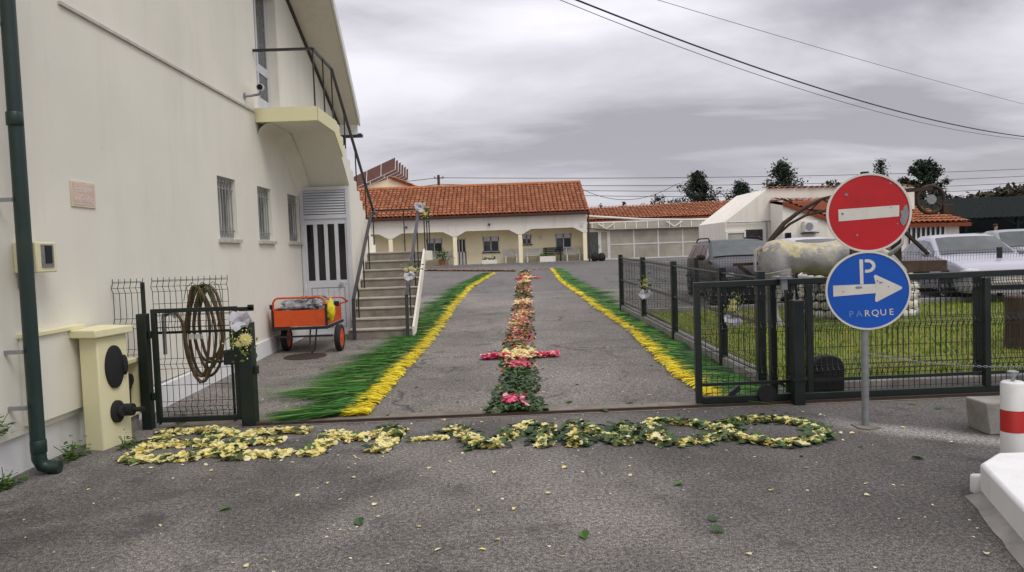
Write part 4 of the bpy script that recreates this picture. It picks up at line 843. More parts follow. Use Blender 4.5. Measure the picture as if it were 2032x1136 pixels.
# ================================================================== BOUQUETS
def bouquet(p, label, sc, hang, flowers, down=True):
    t = thing('bouquet', label, 'bouquet', p, 'bouquets tied along the way in')
    P = Vector(p); b = MB()
    for k in range(9):                                     # loops and tails of crumpled net
        a = k / 9 * 6.283 + U(-.3, .3); L = sc * U(.06, .12); d = Vector((math.cos(a), -.35 * abs(math.sin(a)) - .15, math.sin(a) * (.8 if hang else 1) - (.25 if hang else 0))); s_ = Vector((-d.z, 0, d.x)) * sc * .05; y_ = Vector((0, -.03 * sc, 0))
        b.add([P, P + d * L * .5 + s_ + y_, P + d * L + s_ * .9 + Vector((U(-.02, .02), U(-.03, .02), U(-.02, .02))) * sc, P + d * L * .96 - s_ * .9, P + d * L * .5 - s_ - y_ * .6, P + d * L * .55 + Vector((0, -.03 * sc, 0))], [(0, 1, 5), (1, 2, 5), (2, 3, 5), (3, 4, 5), (4, 0, 5)])
    b.build('tulle_bow', 'tulle', t, 60, fix=False)
    for off, r_, kind_ in flowers:
        c = P + Vector(off) * sc; f_ = MB(); nn = 16
        for ring_ in range(3):
            for k in range(nn):
                a = 6.283 * (k + ring_ * .5) / nn; rr = r_ * sc * (1 - .24 * ring_); u = Vector((math.cos(a), 0, math.sin(a))); v_ = Vector((-math.sin(a), 0, math.cos(a))) * rr * .2; q = c + Vector((0, -.012 * sc * ring_, 0))
                f_.add([q + u * rr * .15, q + u * rr * .6 + v_ + Vector((0, -.015 * sc, 0)), q + u * rr + Vector((0, .0, 0)), q + u * rr * .6 - v_ + Vector((0, -.015 * sc, 0))], [(0, 1, 2, 3)])
        fl = f_.build('flower', 'petal' if kind_ else 'pale', t, 60, fix=False); MB().blob(c + Vector((0, -.03 * sc, 0)), r_ * sc * .25, 10, 6).build('flower_centre', 'yellowbag', fl)
    l_ = MB()
    for k in range(46):
        off = Vector(random.choice(flowers)[0]) if flowers else Vector((0, 0, -.1)); c = P + (off + Vector((random.gauss(0, .06), U(-.01, .03), random.gauss(0, .065)))) * sc; a = U(0, 6.28); L = sc * U(.03, .075); u = Vector((math.cos(a), U(-.4, .2), math.sin(a))); v_ = Vector((-u.z, 0, u.x)) * L * .2
        l_.add([c, c + u * L * .5 + v_, c + u * L, c + u * L * .5 - v_], [(0, 1, 2, 3)])
    l_.build('foliage', 'leafy', t, 0, fix=False, kind='stuff')
    s_ = MB()
    for k in range(30):
        off = Vector(random.choice(flowers)[0]); c = P + (off + Vector((random.gauss(0, .08), U(-.03, .01), random.gauss(0, .05)))) * sc; s_.blob(c, .008 * sc, 5, 3)
    s_.build('filler_blossom', 'petal', t, 0, fix=False, kind='stuff')
bouquet((-2.49, 6.93, 1.03), 'bouquet with a big cream daisy tied to the left gate post', 1.0, False, [((.03, -.02, -.18), .07, 1), ((-.04, -.01, -.22), .04, 1)])
bouquet((-1.70, 15.4, 2.58), 'bouquet with white bow on top of the stair landing rail', 1.1, False, [((.05, -.02, -.08), .045, 1), ((.09, -.02, -.14), .04, 1)])
bouquet((-1.7, 13.22, 1.22), 'bouquet with white bow on the lower stair handrail', 1.0, True, [((-.06, -.02, .1), .045, 0), ((.03, -.02, .12), .05, 1), ((.1, -.02, .09), .04, 0)])
bouquet((2.69, 13.93, .70), 'small bouquet with white bow on the second post of the side fence', 1.15, True, [((.0, -.02, .12), .05, 1), ((.02, -.02, .2), .04, 1)])
bouquet((2.84, 9.12, .66), 'small bouquet with white bow on the side fence seen through the gate', 1.0, True, [((.0, -.02, .12), .06, 1), ((.02, -.02, .2), .045, 1)])
# weeds at the foot of the wall
def weed(p, label, n_, s_, mt='leafy'):
    t = thing('weed', label, 'plant', p); l_ = MB(); st_ = MB(); P = Vector(p)
    for k in range(5): 
        q = P + Vector((U(-.5, .5) * s_, U(-.9, .9) * s_, U(.5, 1) * s_)); st_.tube([P, (P + q) / 2 + Vector((.01, 0, .01)), q], .003, 5)
    for k in range(n_):
        c = P + Vector((U(.0, .55) * s_, random.gauss(0, .5) * s_, abs(random.gauss(0, .4)) * s_)); a = U(0, 6.28); L = U(.02, .05); u = Vector((math.cos(a), math.sin(a), U(-.3, .6))); v_ = Vector((-u.y, u.x, 0)) * L * .45
        l_.add([c, c + u * L * .5 + v_, c + u * L, c + u * L * .5 - v_], [(0, 1, 2, 3)])
    st_.build('stems', 'leafy', t, fix=False); l_.build('leaves', mt, t, 0, fix=False, kind='stuff')
weed((-3.78, 5.35, .38), 'ivy sprig growing from the wall crack at the left edge', 90, .16); weed((-3.72, 5.3, .0), 'low green weed at the wall foot left of the downpipe', 120, .14)
weed((-3.68, 6.05, .0), 'leafy weed between the downpipe and the utility pillar', 150, .17); weed((-3.38, 6.35, .0), 'flat weed at the foot of the yellow pillar', 60, .12); weed((-3.3, 7.3, .0), 'small weed under the pedestrian gate', 50, .12)
# ================================================================== TILE ROOFS
def tile_roof(mb, e0, e1, r0, r1, cols, rows, h=.07):
    e0, e1, r0, r1 = map(Vector, (e0, e1, r0, r1)); nrm = (e1 - e0).cross(r0 - e0).normalized()
    if nrm.z < 0: nrm = -nrm
    for i in range(cols):
        for j in range(rows):
            u0, u1 = i / cols, (i + 1) / cols; v0, v1 = j / rows, (j + 1.12) / rows; off = nrm * (h * .5); v = []
            jx = U(-.06, .06) / cols
            for vv, lift, sc in ((v0, .03, 1.0), (v1, .0, .86)):
                for k in range(6):
                    a = math.pi * k / 5; uu = (u0 + u1) / 2 + jx + (u1 - u0) * .5 * sc * -math.cos(a) * .96
                    b = e0.lerp(e1, uu); t_ = r0.lerp(r1, uu); p = b.lerp(t_, min(vv, 1.0)) + nrm * (h * math.sin(a) * sc + lift + .01); v.append(p)
            mb.add(v, [(k, k + 1, k + 7, k + 6) for k in range(5)])
def roof_thing(parent, e0, e1, r0, r1, cols, rows, mt='tile', h=.07, name='roof_tiles'):
    b = MB(); n_ = Vector((0, 0, -.03)); q = [Vector(p) + n_ for p in (e0, e1, r1, r0)]; b.add(q + [p - Vector((0, 0, .12)) for p in q], [(0, 1, 2, 3), (7, 6, 5, 4), (0, 4, 5, 1), (1, 5, 6, 2), (2, 6, 7, 3), (3, 7, 4, 0)])
    base = b.build('roof', mat('roof_underlay', '#7c3d22', .9) if 'roof_underlay' not in bpy.data.materials else bpy.data.materials['roof_underlay'], parent)
    m_ = MB(); tile_roof(m_, e0, e1, r0, r1, cols, rows, h); m_.build(name, mt, base, 60, fix=False, kind='stuff'); return base
# ================================================================== FAR HOUSE
ZG = .85
t = thing('porch_house', 'long low cream house with arched porch and terracotta tiled roof', 'house', (-1, 40, ZG))
HX0, HX1 = -10.5, 4.62
roof = roof_thing(t, (HX0 - .3, 39.65, 3.58), (HX1 + .15, 39.65, 3.58), (HX0 - .3, 43.6, 5.50), (HX1 + .15, 43.6, 5.50), 66, 13)
MB().add([(HX0 - .3, 43.6, 5.42), (HX1 + .15, 43.6, 5.42), (HX1 + .15, 47.6, 3.5), (HX0 - .3, 47.6, 3.5)], [(0, 1, 2, 3)]).build('rear_roof', 'oldtile', roof, 0, fix=False)
for i in range(33):
    a = HX0 - .3 + i * .47; MB().tube([(a, 43.6, 5.50), (a + .5, 43.6, 5.515)], [.12, .1], 8).build('ridge_tile', 'tile', roof, 60)
MB().beam((HX0 - .3, 39.6, 3.50), (HX1 + .15, 39.6, 3.50), .1, .09).build('gutter', mat('brown_gutter', '#3b2a22', .5), t)
CX = [-9.6, -6.1, -2.6, .97, 4.5]
fas = [(HX0, 3.5), (HX0, 2.72)]
for c in CX: fas += [(c - .62, 2.73), (c - .3, 2.56), (c - .13, 2.46), (c + .13, 2.46), (c + .3, 2.56), (c + .62, 2.73)]
fas = fas[:-3] + [(HX1, 2.46), (HX1, 3.5)]
MB().py(fas, 39.88, 40.12).build('arched_beam', 'farwhite', t, 20)
for c in CX: MB().box(c - .11, c + .11, 39.9, 40.1, ZG, 2.47).build('column', 'ochre', t, bevel=.02)
w = MB(); HW = [(-4.28, -3.38, 1.52, 2.42), (-1.12, -.2, 1.55, 2.42), (1.1, 1.62, 1.9, 2.47), (2.97, 3.88, 1.55, 2.45), (-8.2, -7.3, 1.55, 2.42)]; HD = (-2.68, -2.06, .9, 2.36)
wall_sheet(w, HX0, HX1, ZG, 3.4, HW + [HD], lambda u, v, d: (u, 41.100 + d, v), .18)
w.add([(HX1, 40.1, ZG), (HX1, 47.2, ZG), (HX1, 47.2, 3.55), (HX1, 43.6, 5.4), (HX1, 40.1, 3.7)], [(0, 1, 2, 3, 4)]); w.add([(HX0, 40.1, 3.4), (HX1, 40.1, 3.4), (HX1, 41.100, 3.4), (HX0, 41.100, 3.4)], [(0, 1, 2, 3)])
w.build('wall', 'ochre', t, 20, fix=False)
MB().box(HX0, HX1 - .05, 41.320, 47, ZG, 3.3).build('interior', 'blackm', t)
MB().box(HX0, HX1, 39.75, 41.100, .6, ZG + .06).build('porch_floor', 'conc2', t)
for a, b, c, d in HW:
    f_ = MB().box(a, b, 41.140, 41.180, c, c + .05).box(a, b, 41.140, 41.180, d - .26, d).box(a, a + .05, 41.140, 41.180, c, d).box(b - .05, b, 41.140, 41.180, c, d).box((a + b) / 2 - .025, (a + b) / 2 + .025, 41.140, 41.180, c, d).build('window', 'alu', t)
    MB().box(a + .05, (a + b) / 2 - .025, 41.170, 41.175, c + .05, d - .26).build('pane', 'curtain', f_); MB().box((a + b) / 2 + .025, b - .05, 41.170, 41.175, c + .05, d - .26).build('pane', 'glass', f_)
    MB().box(a - .05, b + .05, 41.000, 41.150, c - .05, c).build('sill', 'blackm', f_)
a, b, c, d = HD
f_ = MB().box(a, b, 41.150, 41.200, c, c + .72).box(a, b, 41.150, 41.200, d - .06, d).box(a, a + .06, 41.150, 41.200, c, d).box(b - .06, b, 41.150, 41.200, c, d).box(a + .2, a + .25, 41.150, 41.200, c, d).box(a + .38, a + .43, 41.150, 41.200, c, d).build('door', 'white', t)
MB().box(a + .06, b - .06, 41.180, 41.185, c + .72, d - .06).build('pane', 'glass', f_); MB().box(b - .1, b - .06, 41.100, 41.150, c + .68, c + .8).build('handle', 'blackm', f_)
for x_, z_, y_ in ((2.14, 2.28, 41.050), (-6.0 + .5, 2.3, 41.050)): MB().lathe([(.03, -.12), (.05, -.1), (.05, 0), (.11, .02), (.11, .06)], (x_, y_, z_), 10).build('wall_lamp', 'white', t)
for x_ in (-5.2, -.7, -8.8): MB().lathe([(.06, 0), (.06, -.12), (.02, -.16)], (x_, 39.88, 3.05), 10, 'y').build('porch_spot', 'blackm', t)
MB().tube([(4.72, 39.95, 3.5), (4.72, 39.95, ZG)], .05, 8).build('downpipe', mat('dark_pipe', '#3a3330', .5), t)
MB().box(4.25, 4.42, 39.85, 39.88, 2.75, 2.95).build('house_sign', 'alu', t)
def bench(x0, x1, label, dark=False):
    mt = 'green' if dark else 'white'; t = thing('slatted_bench', label, 'bench', ((x0 + x1) / 2, 40.8, ZG + .06)); z = ZG + .06
    for k in range(4): MB().box(x0, x1, 40.95 + k * .015, 40.97 + k * .015, z + .42 + k * .10, z + .475 + k * .10).build('back_slat', mt, t)
    for k in range(4): MB().box(x0, x1, 40.5 + k * .11, 40.59 + k * .11, z + .36, z + .385).build('seat_slat', mt, t)
    for x_ in (x0 + .12, x1 - .18): MB().box(x_, x_ + .06, 40.52, 40.92, z + .3, z + .36).box(x_, x_ + .06, 40.52, 40.58, z, z + .3).box(x_, x_ + .06, 40.9, 40.96, z, z + .75).build('leg_frame', mt, t)
bench(-4.55, -2.85, 'white slatted bench left of the porch house door'); bench(.0, 1.0 - .1, 'white slatted bench at the middle porch column'); bench(1.2, 2.2, 'white slatted bench left of the dark bench'); bench(2.25, 3.35, 'dark green bench on the house porch', True); bench(3.4, 4.4, 'white slatted bench at the right end of the porch')
def planter(x0, x1, h, label, pots):
    t = thing('planter_box', label, 'planter', ((x0 + x1) / 2, 40.1, ZG)); z = ZG + .06
    MB().box(x0, x1, 39.8, 40.1, z, z + h).build('box', 'farwhite', t, bevel=.01)
    l_ = MB()
    for i in range(60): c = Vector((U(x0, x1), U(39.82, 40.08), z + h + abs(random.gauss(0, .08)))); l_.blob(c, U(.02, .04), 4, 3)
    l_.build('plants', 'leafy' if pots else 'darkleaf', t, 0, fix=False, kind='stuff')
planter(-1.15, -.35, .22, 'low pale planter below the middle house window', False); planter(2.0, 2.85, .3, 'low pale planter before the dark bench', True)
t = thing('potted_shrub', 'potted shrub in front of the bench by the house door', 'plant', (-3.35, 39.9, ZG))
MB().lathe([(.13, .05), (.2, .35), (.21, .36)], (-3.35, 39.9, ZG), 14).build('pot', 'tile', t)
l_ = MB()
for i in range(160): c = Vector((-3.35 + random.gauss(0, .22), 39.9 + random.gauss(0, .15), ZG + .62 + random.gauss(0, .15))); l_.blob(c, (.05, .04, .02), 4, 3)
l_.build('crown', 'leafy', t, 0, fix=False); 
t = thing('black_sacks', 'black rubbish sacks at the right corner of the porch house', 'sack', (5.1, 39.8, ZG))
MB().blob((5.0, 39.8, ZG + .22), (.22, .2, .26), 14, 10, .3).build('sack', 'rubber', t); MB().blob((5.35, 39.85, ZG + .2), (.24, .2, .24), 14, 10, .3).build('sack', 'rubber', t)
# ================================================================== SECOND HOUSE with glazed lean-to
t = thing('rear_house', 'lower tiled house behind the glazed lean-to', 'house', (10, 46, ZG))
roof_thing(t, (5.2, 45.8, 3.28), (19.5, 45.8, 3.36), (5.2, 48.6, 4.22), (19.5, 48.6, 4.42), 62, 9)
MB().box(5.2, 19.5, 46.2, 50, ZG, 3.2).build('wall', 'farwhite', t); MB().add([(5.2, 48.6, 4.15), (19.5, 48.6, 4.35), (19.5, 51.5, 3.3), (5.2, 51.5, 3.3)], [(0, 1, 2, 3)]).build('rear_roof', 'oldtile', t, 0, fix=False)
t = thing('glazed_lean_to', 'white framed glazed lean-to with dusty panes between the houses', 'conservatory', (9, 43, ZG))
fr = MB(); xs_ = [6.28, 7.72, 9.15, 10.6, 12.05, 13.3]
for x_ in xs_: fr.box(x_ - .04, x_ + .04, 42.96, 43.04, ZG, 2.62)
for z_ in (ZG + .03, 1.72, 2.58): fr.box(6.28, 13.3, 42.965, 43.035, z_ - .03, z_ + .04)
fr.build('frame', 'white', t)
for a, b in zip(xs_, xs_[1:]):
    for z0_, z1_ in ((ZG + .07, 1.69), (1.76, 2.55)): MB().box(a + .04, b - .04, 42.99, 43.01, z0_, z1_).build('pane', 'frost', t)
d_ = MB().box(4.85, 4.95, 42.95, 43.05, ZG, 2.62).box(5.62, 5.8, 42.95, 43.05, ZG, 2.62).box(6.15, 6.235, 42.95, 43.05, ZG, 2.62).box(4.95, 6.15, 42.952, 43.048, 2.5, 2.61).box(4.95, 6.15, 42.952, 43.048, ZG, ZG + .1).build('door', 'white', t)
MB().box(4.95, 5.62, 42.99, 43.01, ZG + .1, 2.5).build('pane', 'curtain', d_); MB().box(5.8, 6.15, 42.99, 43.01, ZG + .1, 2.5).build('pane', 'frost', d_); MB().box(5.64, 5.7, 42.9, 42.95, 1.6, 1.75).build('handle', 'chrome', d_)
fr = MB(); 
for i in range(13): fr.box(5.5 + i * .68, 5.56 + i * .68, 44.96, 45.04, 2.62, 3.1)
fr.box(4.8, 14.2, 44.965, 45.035, 3.08, 3.16).box(4.8, 14.2, 44.965, 45.035, 2.58, 2.64); fr.build('clerestory_frame', 'white', t)
for i in range(12): MB().box(5.56 + i * .68, 6.18 + i * .68, 44.99, 45.01, 2.64, 3.08).build('pane', 'frost', t)
fr = MB(); 
for x_ in (6.4, 10.6): fr.beam((x_ - .5, 44.9, 3.05), (x_, 44.9, 2.72), .06, .06).beam((x_ + .5, 44.9, 3.05), (x_, 44.9, 2.72), .06, .06)
fr.build('brace', 'white', t)
MB().add([(4.8, 42.8, 2.62), (13.6, 42.8, 2.60), (13.6, 44.95, 2.68), (4.8, 44.95, 2.70)], [(0, 1, 2, 3)]).build('lean_to_roof', 'frost', t, 0, fix=False)
MB().beam((4.75, 42.75, 2.74), (6.2, 42.75, 2.58), .1, .08).beam((6.2, 42.75, 2.58), (13.6, 42.75, 2.52), .1, .06).build('eave_rail', mat('old_iron', '#5a4640', .7), t)
MB().tube([(4.8, 42.0, 3.42), (8, 42.0, 3.12), (11, 42.0, 2.98), (14.5, 42.0, 2.94)], .06, 8).build('awning_roller', 'white', t)
# ================================================================== WHITE BUILDING ON THE RIGHT
t = thing('white_workshop', 'white gabled workshop with an air conditioner behind the ox', 'building', (12, 30, .6))
w = MB(); WB = lambda u, v, d: (u, 30 + d, v)
w.py([(9.15, .5), (9.15, 2.45), (10.94, 3.75), (12.7, 3.74), (17.0, 3.6), (17.0, .5)], 30, 34); w.build('wall', 'farwhite', t, 20)
MB().box(10.0, 10.68, 29.93, 29.99, .55, 2.1).build('doorway', 'blackm', t); MB().box(9.25, 9.9, 29.94, 29.99, .6, 2.0).build('glazed_door', 'frost', t)
MB().box(9.15, 9.24, 29.9, 29.99, .6, 2.05).box(9.91, 9.98, 29.9, 29.99, .6, 2.05).box(9.24, 9.91, 29.9, 29.99, 1.98, 2.05).build('door_frame', 'white', t)
MB().beam((10.85, 29.9, .6), (10.85, 29.9, 2.4), .05, .05).tube([(9.2, 29.9, 2.42), (10.86, 29.9, 2.42), (11.0, 29.9, 2.42)], .03, 6).build('pipe', 'steel', t)
rb = MB(); tile_roof(rb, (10.9, 29.9, 3.72), (17, 29.9, 3.58), (10.9, 30.6, 3.82), (17, 30.6, 3.7), 26, 2, .06); rb.build('coping_tiles', 'oldtile', t, 60, fix=False, kind='stuff')
a = thing('low_annex', 'white low annex wall with sloping weathered tile roof left of the red sign', 'building', (12.5, 28.5, .6))
MB().py([(11.0, .4), (11.0, 3.18), (11.6, 3.0), (13.4, 2.2), (14.6, 1.75), (14.6, .4)], 28.6, 29.9).build('wall', 'farwhite', a, 20)
roof_thing(a, (11.0, 28.5, 3.12), (14.8, 28.5, 1.62), (11.0, 29.95, 3.30), (16.2, 29.95, 3.20), 20, 7, 'oldtile', .06)
c_ = MB().box(11.75, 12.25, 28.3, 28.58, 1.9, 2.33).build('air_conditioner', 'white', a, bevel=.02); MB().lathe([(.15, 0), (.15, -.01)], (11.92, 28.295, 2.11), 18, 'y').build('fan_grille', 'steel', c_); MB().box(11.7, 12.3, 28.3, 28.6, 1.84, 1.88).build('bracket', 'blackm', c_)
MB().box(11.08, 11.3, 28.55, 28.6, .9, 1.9).build('barred_window', 'glass', a)
for i in range(4): MB().box(11.09 + i * .06, 11.11 + i * .06, 28.5, 28.55, .9, 1.9).build('bar', 'blackm', a)
a = thing('barred_annex', 'small cream annex with a white barred window behind the blue sign', 'building', (17.5, 30, .6))
MB().box(15.6, 17.9, 28.5, 32, .4, 2.1).build('wall', 'farwhite', a); roof_thing(a, (15.3, 28.2, 2.10), (18.2, 28.2, 2.06), (15.6, 30.5, 2.75), (17.4, 30.5, 2.8), 14, 7, 'tile', .06)
w_ = MB().box(15.9, 17.3, 28.44, 28.49, .95, 1.92).build('window', 'glass', a)
for i in range(8): MB().box(15.92 + i * .19, 15.98 + i * .19, 28.38, 28.42, .95, 1.92).build('bar', 'white', w_)
MB().box(15.85, 17.4, 28.37, 28.43, 1.92, 1.98).box(15.85, 17.4, 28.37, 28.43, .9, .95).build('bar_frame', 'white', w_)
MB().box(16.1, 16.35, 30.2, 30.5, 2.6, 3.35).build('chimney', 'farwhite', a)
# ================================================================== SOLAR ROOF, POLE
t = thing('solar_house', 'tiled roof with rows of tilted brown solar panels behind the porch house', 'house', (-8, 50, ZG))
MB().py([(-12.5, ZG), (-12.5, 5.2), (-7.4, 6.75), (-4.8, 5.7), (-4.8, ZG)], 49.6, 58).build('wall', 'ochre', t, 20)
roof_thing(t, (-4.5, 49.4, 5.62), (-4.5, 58, 5.62), (-7.4, 49.4, 6.85), (-7.4, 58, 6.85), 22, 6)
for k in range(6):
    y0 = 49.3 + k * 1.35; 
    for j in range(4):
        a0, a1 = -10.9 + j * .98, -9.95 + j * .98; zb = lambda x_: 6.0 + .42 * (x_ + 10.9)
        p = MB().add([(a0, y0, zb(a0) - .35), (a1, y0, zb(a1) - .35), (a1, y0 + .35, zb(a1) + .5), (a0, y0 + .35, zb(a0) + .5), (a0, y0 + .08, zb(a0) - .38), (a1, y0 + .08, zb(a1) - .38), (a1, y0 + .43, zb(a1) + .47), (a0, y0 + .43, zb(a0) + .47)], [(0, 1, 2, 3), (7, 6, 5, 4), (0, 4, 5, 1), (1, 5, 6, 2), (2, 6, 7, 3), (3, 7, 4, 0)]).build('solar_panel', 'solar', t)
        MB().beam((a1 + .015, y0 - .02, zb(a1) - .36), (a1 + .015, y0 + .33, zb(a1) + .5), .035, .03).beam((a0, y0 - .02, zb(a0) - .36), (a1, y0 - .02, zb(a1) - .36), .03, .03).build('panel_rail', 'white', p)
t = thing('utility_pole', 'dark wooden utility pole rising behind the tiled ridge', 'pole', (-5.05, 60, ZG))
MB().tube([(-5.08, 60, ZG), (-5.03, 60, 7.95)], .11, 10).build('pole', 'wood', t); MB().beam((-5.4, 60, 7.7), (-4.6, 60, 7.7), .08, .08).build('crossarm', 'wood', t)
for i in range(3): MB().lathe([(.04, 0), (.05, .06), (.02, .12)], (-5.35 + i * .34, 60, 7.75), 8).build('insulator', 'conc2', t)
def wire(a, b, sag, r_, label, n_=24):
    a, b = Vector(a), Vector(b); pts = []
    for i in range(n_ + 1):
        s_ = i / n_; p = a.lerp(b, s_); p.z -= sag * 4 * s_ * (1 - s_); pts.append(p)
    tag(MB().tube(pts, r_, 6).build('overhead_cable', 'blackm', None, 60, fix=False), label, 'cable', 'overhead cables')
wire((.68, 14, 6.65), (22.55, 30, 5.38), .55, .018, 'thick black overhead cable sweeping from the top centre to the right edge')
wire((.39, 14, 6.66), (22.55, 30, 5.3), .65, .007, 'thin cable hanging just below the thick overhead cable')
wire((2.18, 16, 7.33), (22.55, 30, 6.55), .09, .006, 'single thin cable high in the right of the sky')
for k, (z0_, z1_) in enumerate(((7.73, 8.07), (7.2, 7.35), (6.92, 6.68), (6.6, 6.17))):
    wire((-5.05, 60 + .05 * k, z0_), (54.8, 75, z1_), .35 + .1 * k, .026, ('top', 'second', 'third', 'lowest')[k] + ' of the faraway cables running right from the wooden pole'); wire((-30, 66, z0_ + .1), (-5.05, 60 + .05 * k, z0_), .4, .026, ('top', 'second', 'third', 'lowest')[k] + ' of the faraway cables running left from the wooden pole')
wire((5.5, 52, 5.9), (12.5, 52, 5.9), 1.0, .02, 'slack cable dipping beside the right end of the tiled ridge')
# ================================================================== TREES AND HILL
def tree(name, label, x, y, base, top_, wid, mt, n_, shape, leaf=.22, group=None):
    t = thing(name, label, 'tree', (x, y, base), group); H = top_ - base; tr = MB(); rs = random.Random(int(x * 31 + y))
    tr.tube([(x, y, base), (x + .1, y, base + H * .4), (x, y, base + H * .93)], [H * .03, H * .022, .02], 7); lb = MB(); lv = MB(); ends = []
    for i in range(44):
        s_ = .12 + .87 * i / 44; rad = wid / 2 * shape(s_) * rs.uniform(.6, 1.15); a = i * 2.4 + rs.uniform(-.4, .4); p = Vector((x, y, base + H * s_ * .97)); q = p + Vector((math.cos(a) * rad, math.sin(a) * rad, rad * rs.uniform(.15, .6)))
        lb.tube([p, (p + q) / 2 + Vector((0, 0, -.05)), q], [.05, .035, .012], 4); ends.append((p, q, rad))
    for i in range(n_):
        p, q, rad = rs.choice(ends); c = p.lerp(q, rs.uniform(.25, 1.08)) + Vector((rs.gauss(0, .13), rs.gauss(0, .13), rs.gauss(0, .12))) * (wid / 4 + .2); L = leaf * rs.uniform(.6, 1.3)
        u = Vector((rs.gauss(0, 1), rs.gauss(0, 1), rs.gauss(0, .7))).normalized() * L; v_ = u.cross(Vector((rs.gauss(0, 1), rs.gauss(0, 1), rs.gauss(0, 1)))).normalized() * L * .45
        lv.add([c - u, c + v_, c + u, c - v_], [(0, 1, 2, 3)])
    tr.build('trunk', 'bark', t); lb.build('limbs', 'bark', t, fix=False); lv.build('crown', mt, t, 0, fix=False)
con = lambda s_: max(.03, (1 - s_) ** .85 * 1.2) if s_ > .12 else .8
rnd = lambda s_: max(.15, math.sin(math.pi * min(1, max(0, .15 + s_ * .85))) ** .6)
G_ = 'trees beyond the roofs'
tree('conifer_tree', 'broad dark conifer rising over the rear house roof', 17.5, 65, 1.5, 8.0, 6.4, 'conifer', 9000, con, .12, G_); tree('conifer_tree', 'smaller conifer right of the broad one over the roof', 21.3, 65, 1.5, 7.0, 5.0, 'conifer', 6000, con, .12, G_)
tree('conifer_tree', 'tall ragged conifer above the white workshop', 25.0, 65, 1.5, 8.7, 6.4, 'conifer', 6500, con, .13, G_); tree('leafy_tree', 'slender loose tree just right of the red sign top', 33.8, 65, 1.5, 8.7, 4.2, 'conifer', 2200, con, .11, G_)
tree('leafy_tree', 'dense round dark tree on the right behind the noria wheel', 37.7, 65, 1.5, 8.3, 4.3, 'conifer', 11000, rnd, .14, G_); tree('leafy_tree', 'low sparse bush above the left part of the rear roof', 14.0, 65, 1.0, 6.1, 3.2, 'conifer', 900, rnd, .14, G_)
tree('leafy_tree', 'tiny dark treetop peeking over the rear roof', 10.9, 65, 1.0, 5.75, 1.0, 'conifer', 420, rnd, .12, G_); tree('leafy_tree', 'very small treetop at the left of the rear roof', 8.8, 65, 1.0, 5.6, .8, 'conifer', 300, rnd, .12, G_)
tree('leafy_tree', 'low shrub top over the workshop coping', 29.4, 65, 1.0, 6.9, 3.6, 'conifer', 900, rnd, .14, G_); tree('leafy_tree', 'dark tree glimpsed between the stairs and the solar roof', -14.6, 55, 1.0, 9.0, 2.6, 'conifer', 1500, rnd, .16, G_)
m = MB(); nx, ny = 50, 24
hp = lambda x, y: max(.5, .6 + 9.5 * math.exp(-((x - 135) / 52) ** 2 - ((y - 165) / 60) ** 2) + 1.2 * noise.noise((x * .05, y * .05, 2)))
m.add([(40 + 210 * i / nx, 95 + 200 * j / ny, hp(40 + 210 * i / nx, 95 + 200 * j / ny)) for j in range(ny + 1) for i in range(nx + 1)], [(j * (nx + 1) + i, j * (nx + 1) + i + 1, (j + 1) * (nx + 1) + i + 1, (j + 1) * (nx + 1) + i) for j in range(ny) for i in range(nx)])
struct('hill', m, mat('hill_ground', '#22241a', .95, .3, .3), fix=False)
l_ = MB()
for i in range(900):
    x = U(60, 190); y = U(100, 185); z = hp(x, y); r_ = U(1.2, 2.6)
    for k in range(26):
        d = Vector((random.gauss(0, 1), random.gauss(0, 1), random.gauss(0, 1))).normalized(); c = Vector((x, y, z + r_ * .6)) + Vector((d.x * r_, d.y * r_, d.z * r_ * .8)) * U(.5, 1); u = Vector((random.gauss(0, 1), random.gauss(0, 1), random.gauss(0, 1))).normalized() * U(.4, .9); v_ = u.cross(d).normalized() * .5
        l_.add([c - u, c + v_, c + u, c - v_], [(0, 1, 2, 3)])
tag(l_.build('hill_wood', 'autumn', None, 0, fix=False), 'dull brown green wood covering the hill at the right', 'wood', kind='stuff')
for i, (x, y, tp, wd, lab) in enumerate(((42.5, 62, 4.9, 6.5, 'brown tinged tree right of the round dark tree behind the shed'), (48.0, 64, 5.4, 7, 'tall autumn tree behind the shed roof'), (54.5, 62, 6.2, 7, 'autumn tree at the right edge behind the shed'), (45.5, 58, 4.5, 5, 'low dark tree behind the middle of the shed'))): tree('autumn_tree', lab, x, y, 1.0, tp, wd, 'autumn', 2600, rnd, .26, G_)
t = thing('car_shelter', 'long dark corrugated car shelter on the right', 'shelter', (30, 42, ZG))
m = MB(); nn = 80
for i in range(nn): 
    x0_ = 22.5 + i * .3; m.add([(x0_, 40, 2.45), (x0_ + .15, 40, 2.5), (x0_ + .3, 40, 2.45), (x0_ + .3, 44, 3.75), (x0_ + .15, 44, 3.80), (x0_, 44, 3.75)], [(0, 1, 4, 5), (1, 2, 3, 4)])
m.build('sheet_roof', 'shed', t, 0, fix=False)
for i in range(9): MB().box(22.6 + i * 2.9, 22.75 + i * 2.9, 40.1, 40.25, .15, 2.44).build('post', 'shed', t)
for i in range(8):
    a = 22.67 + i * 2.9; MB().tube([(a + 2.9 * k / 10, 40.17, 2.0 + .42 * math.sin(math.pi * k / 10)) for k in range(11)], .06, 6).build('arch', 'shed', t)
MB().box(22.5, 46.5, 45.5, 45.7, .1, 3.5).build('back_wall', 'shed', t)
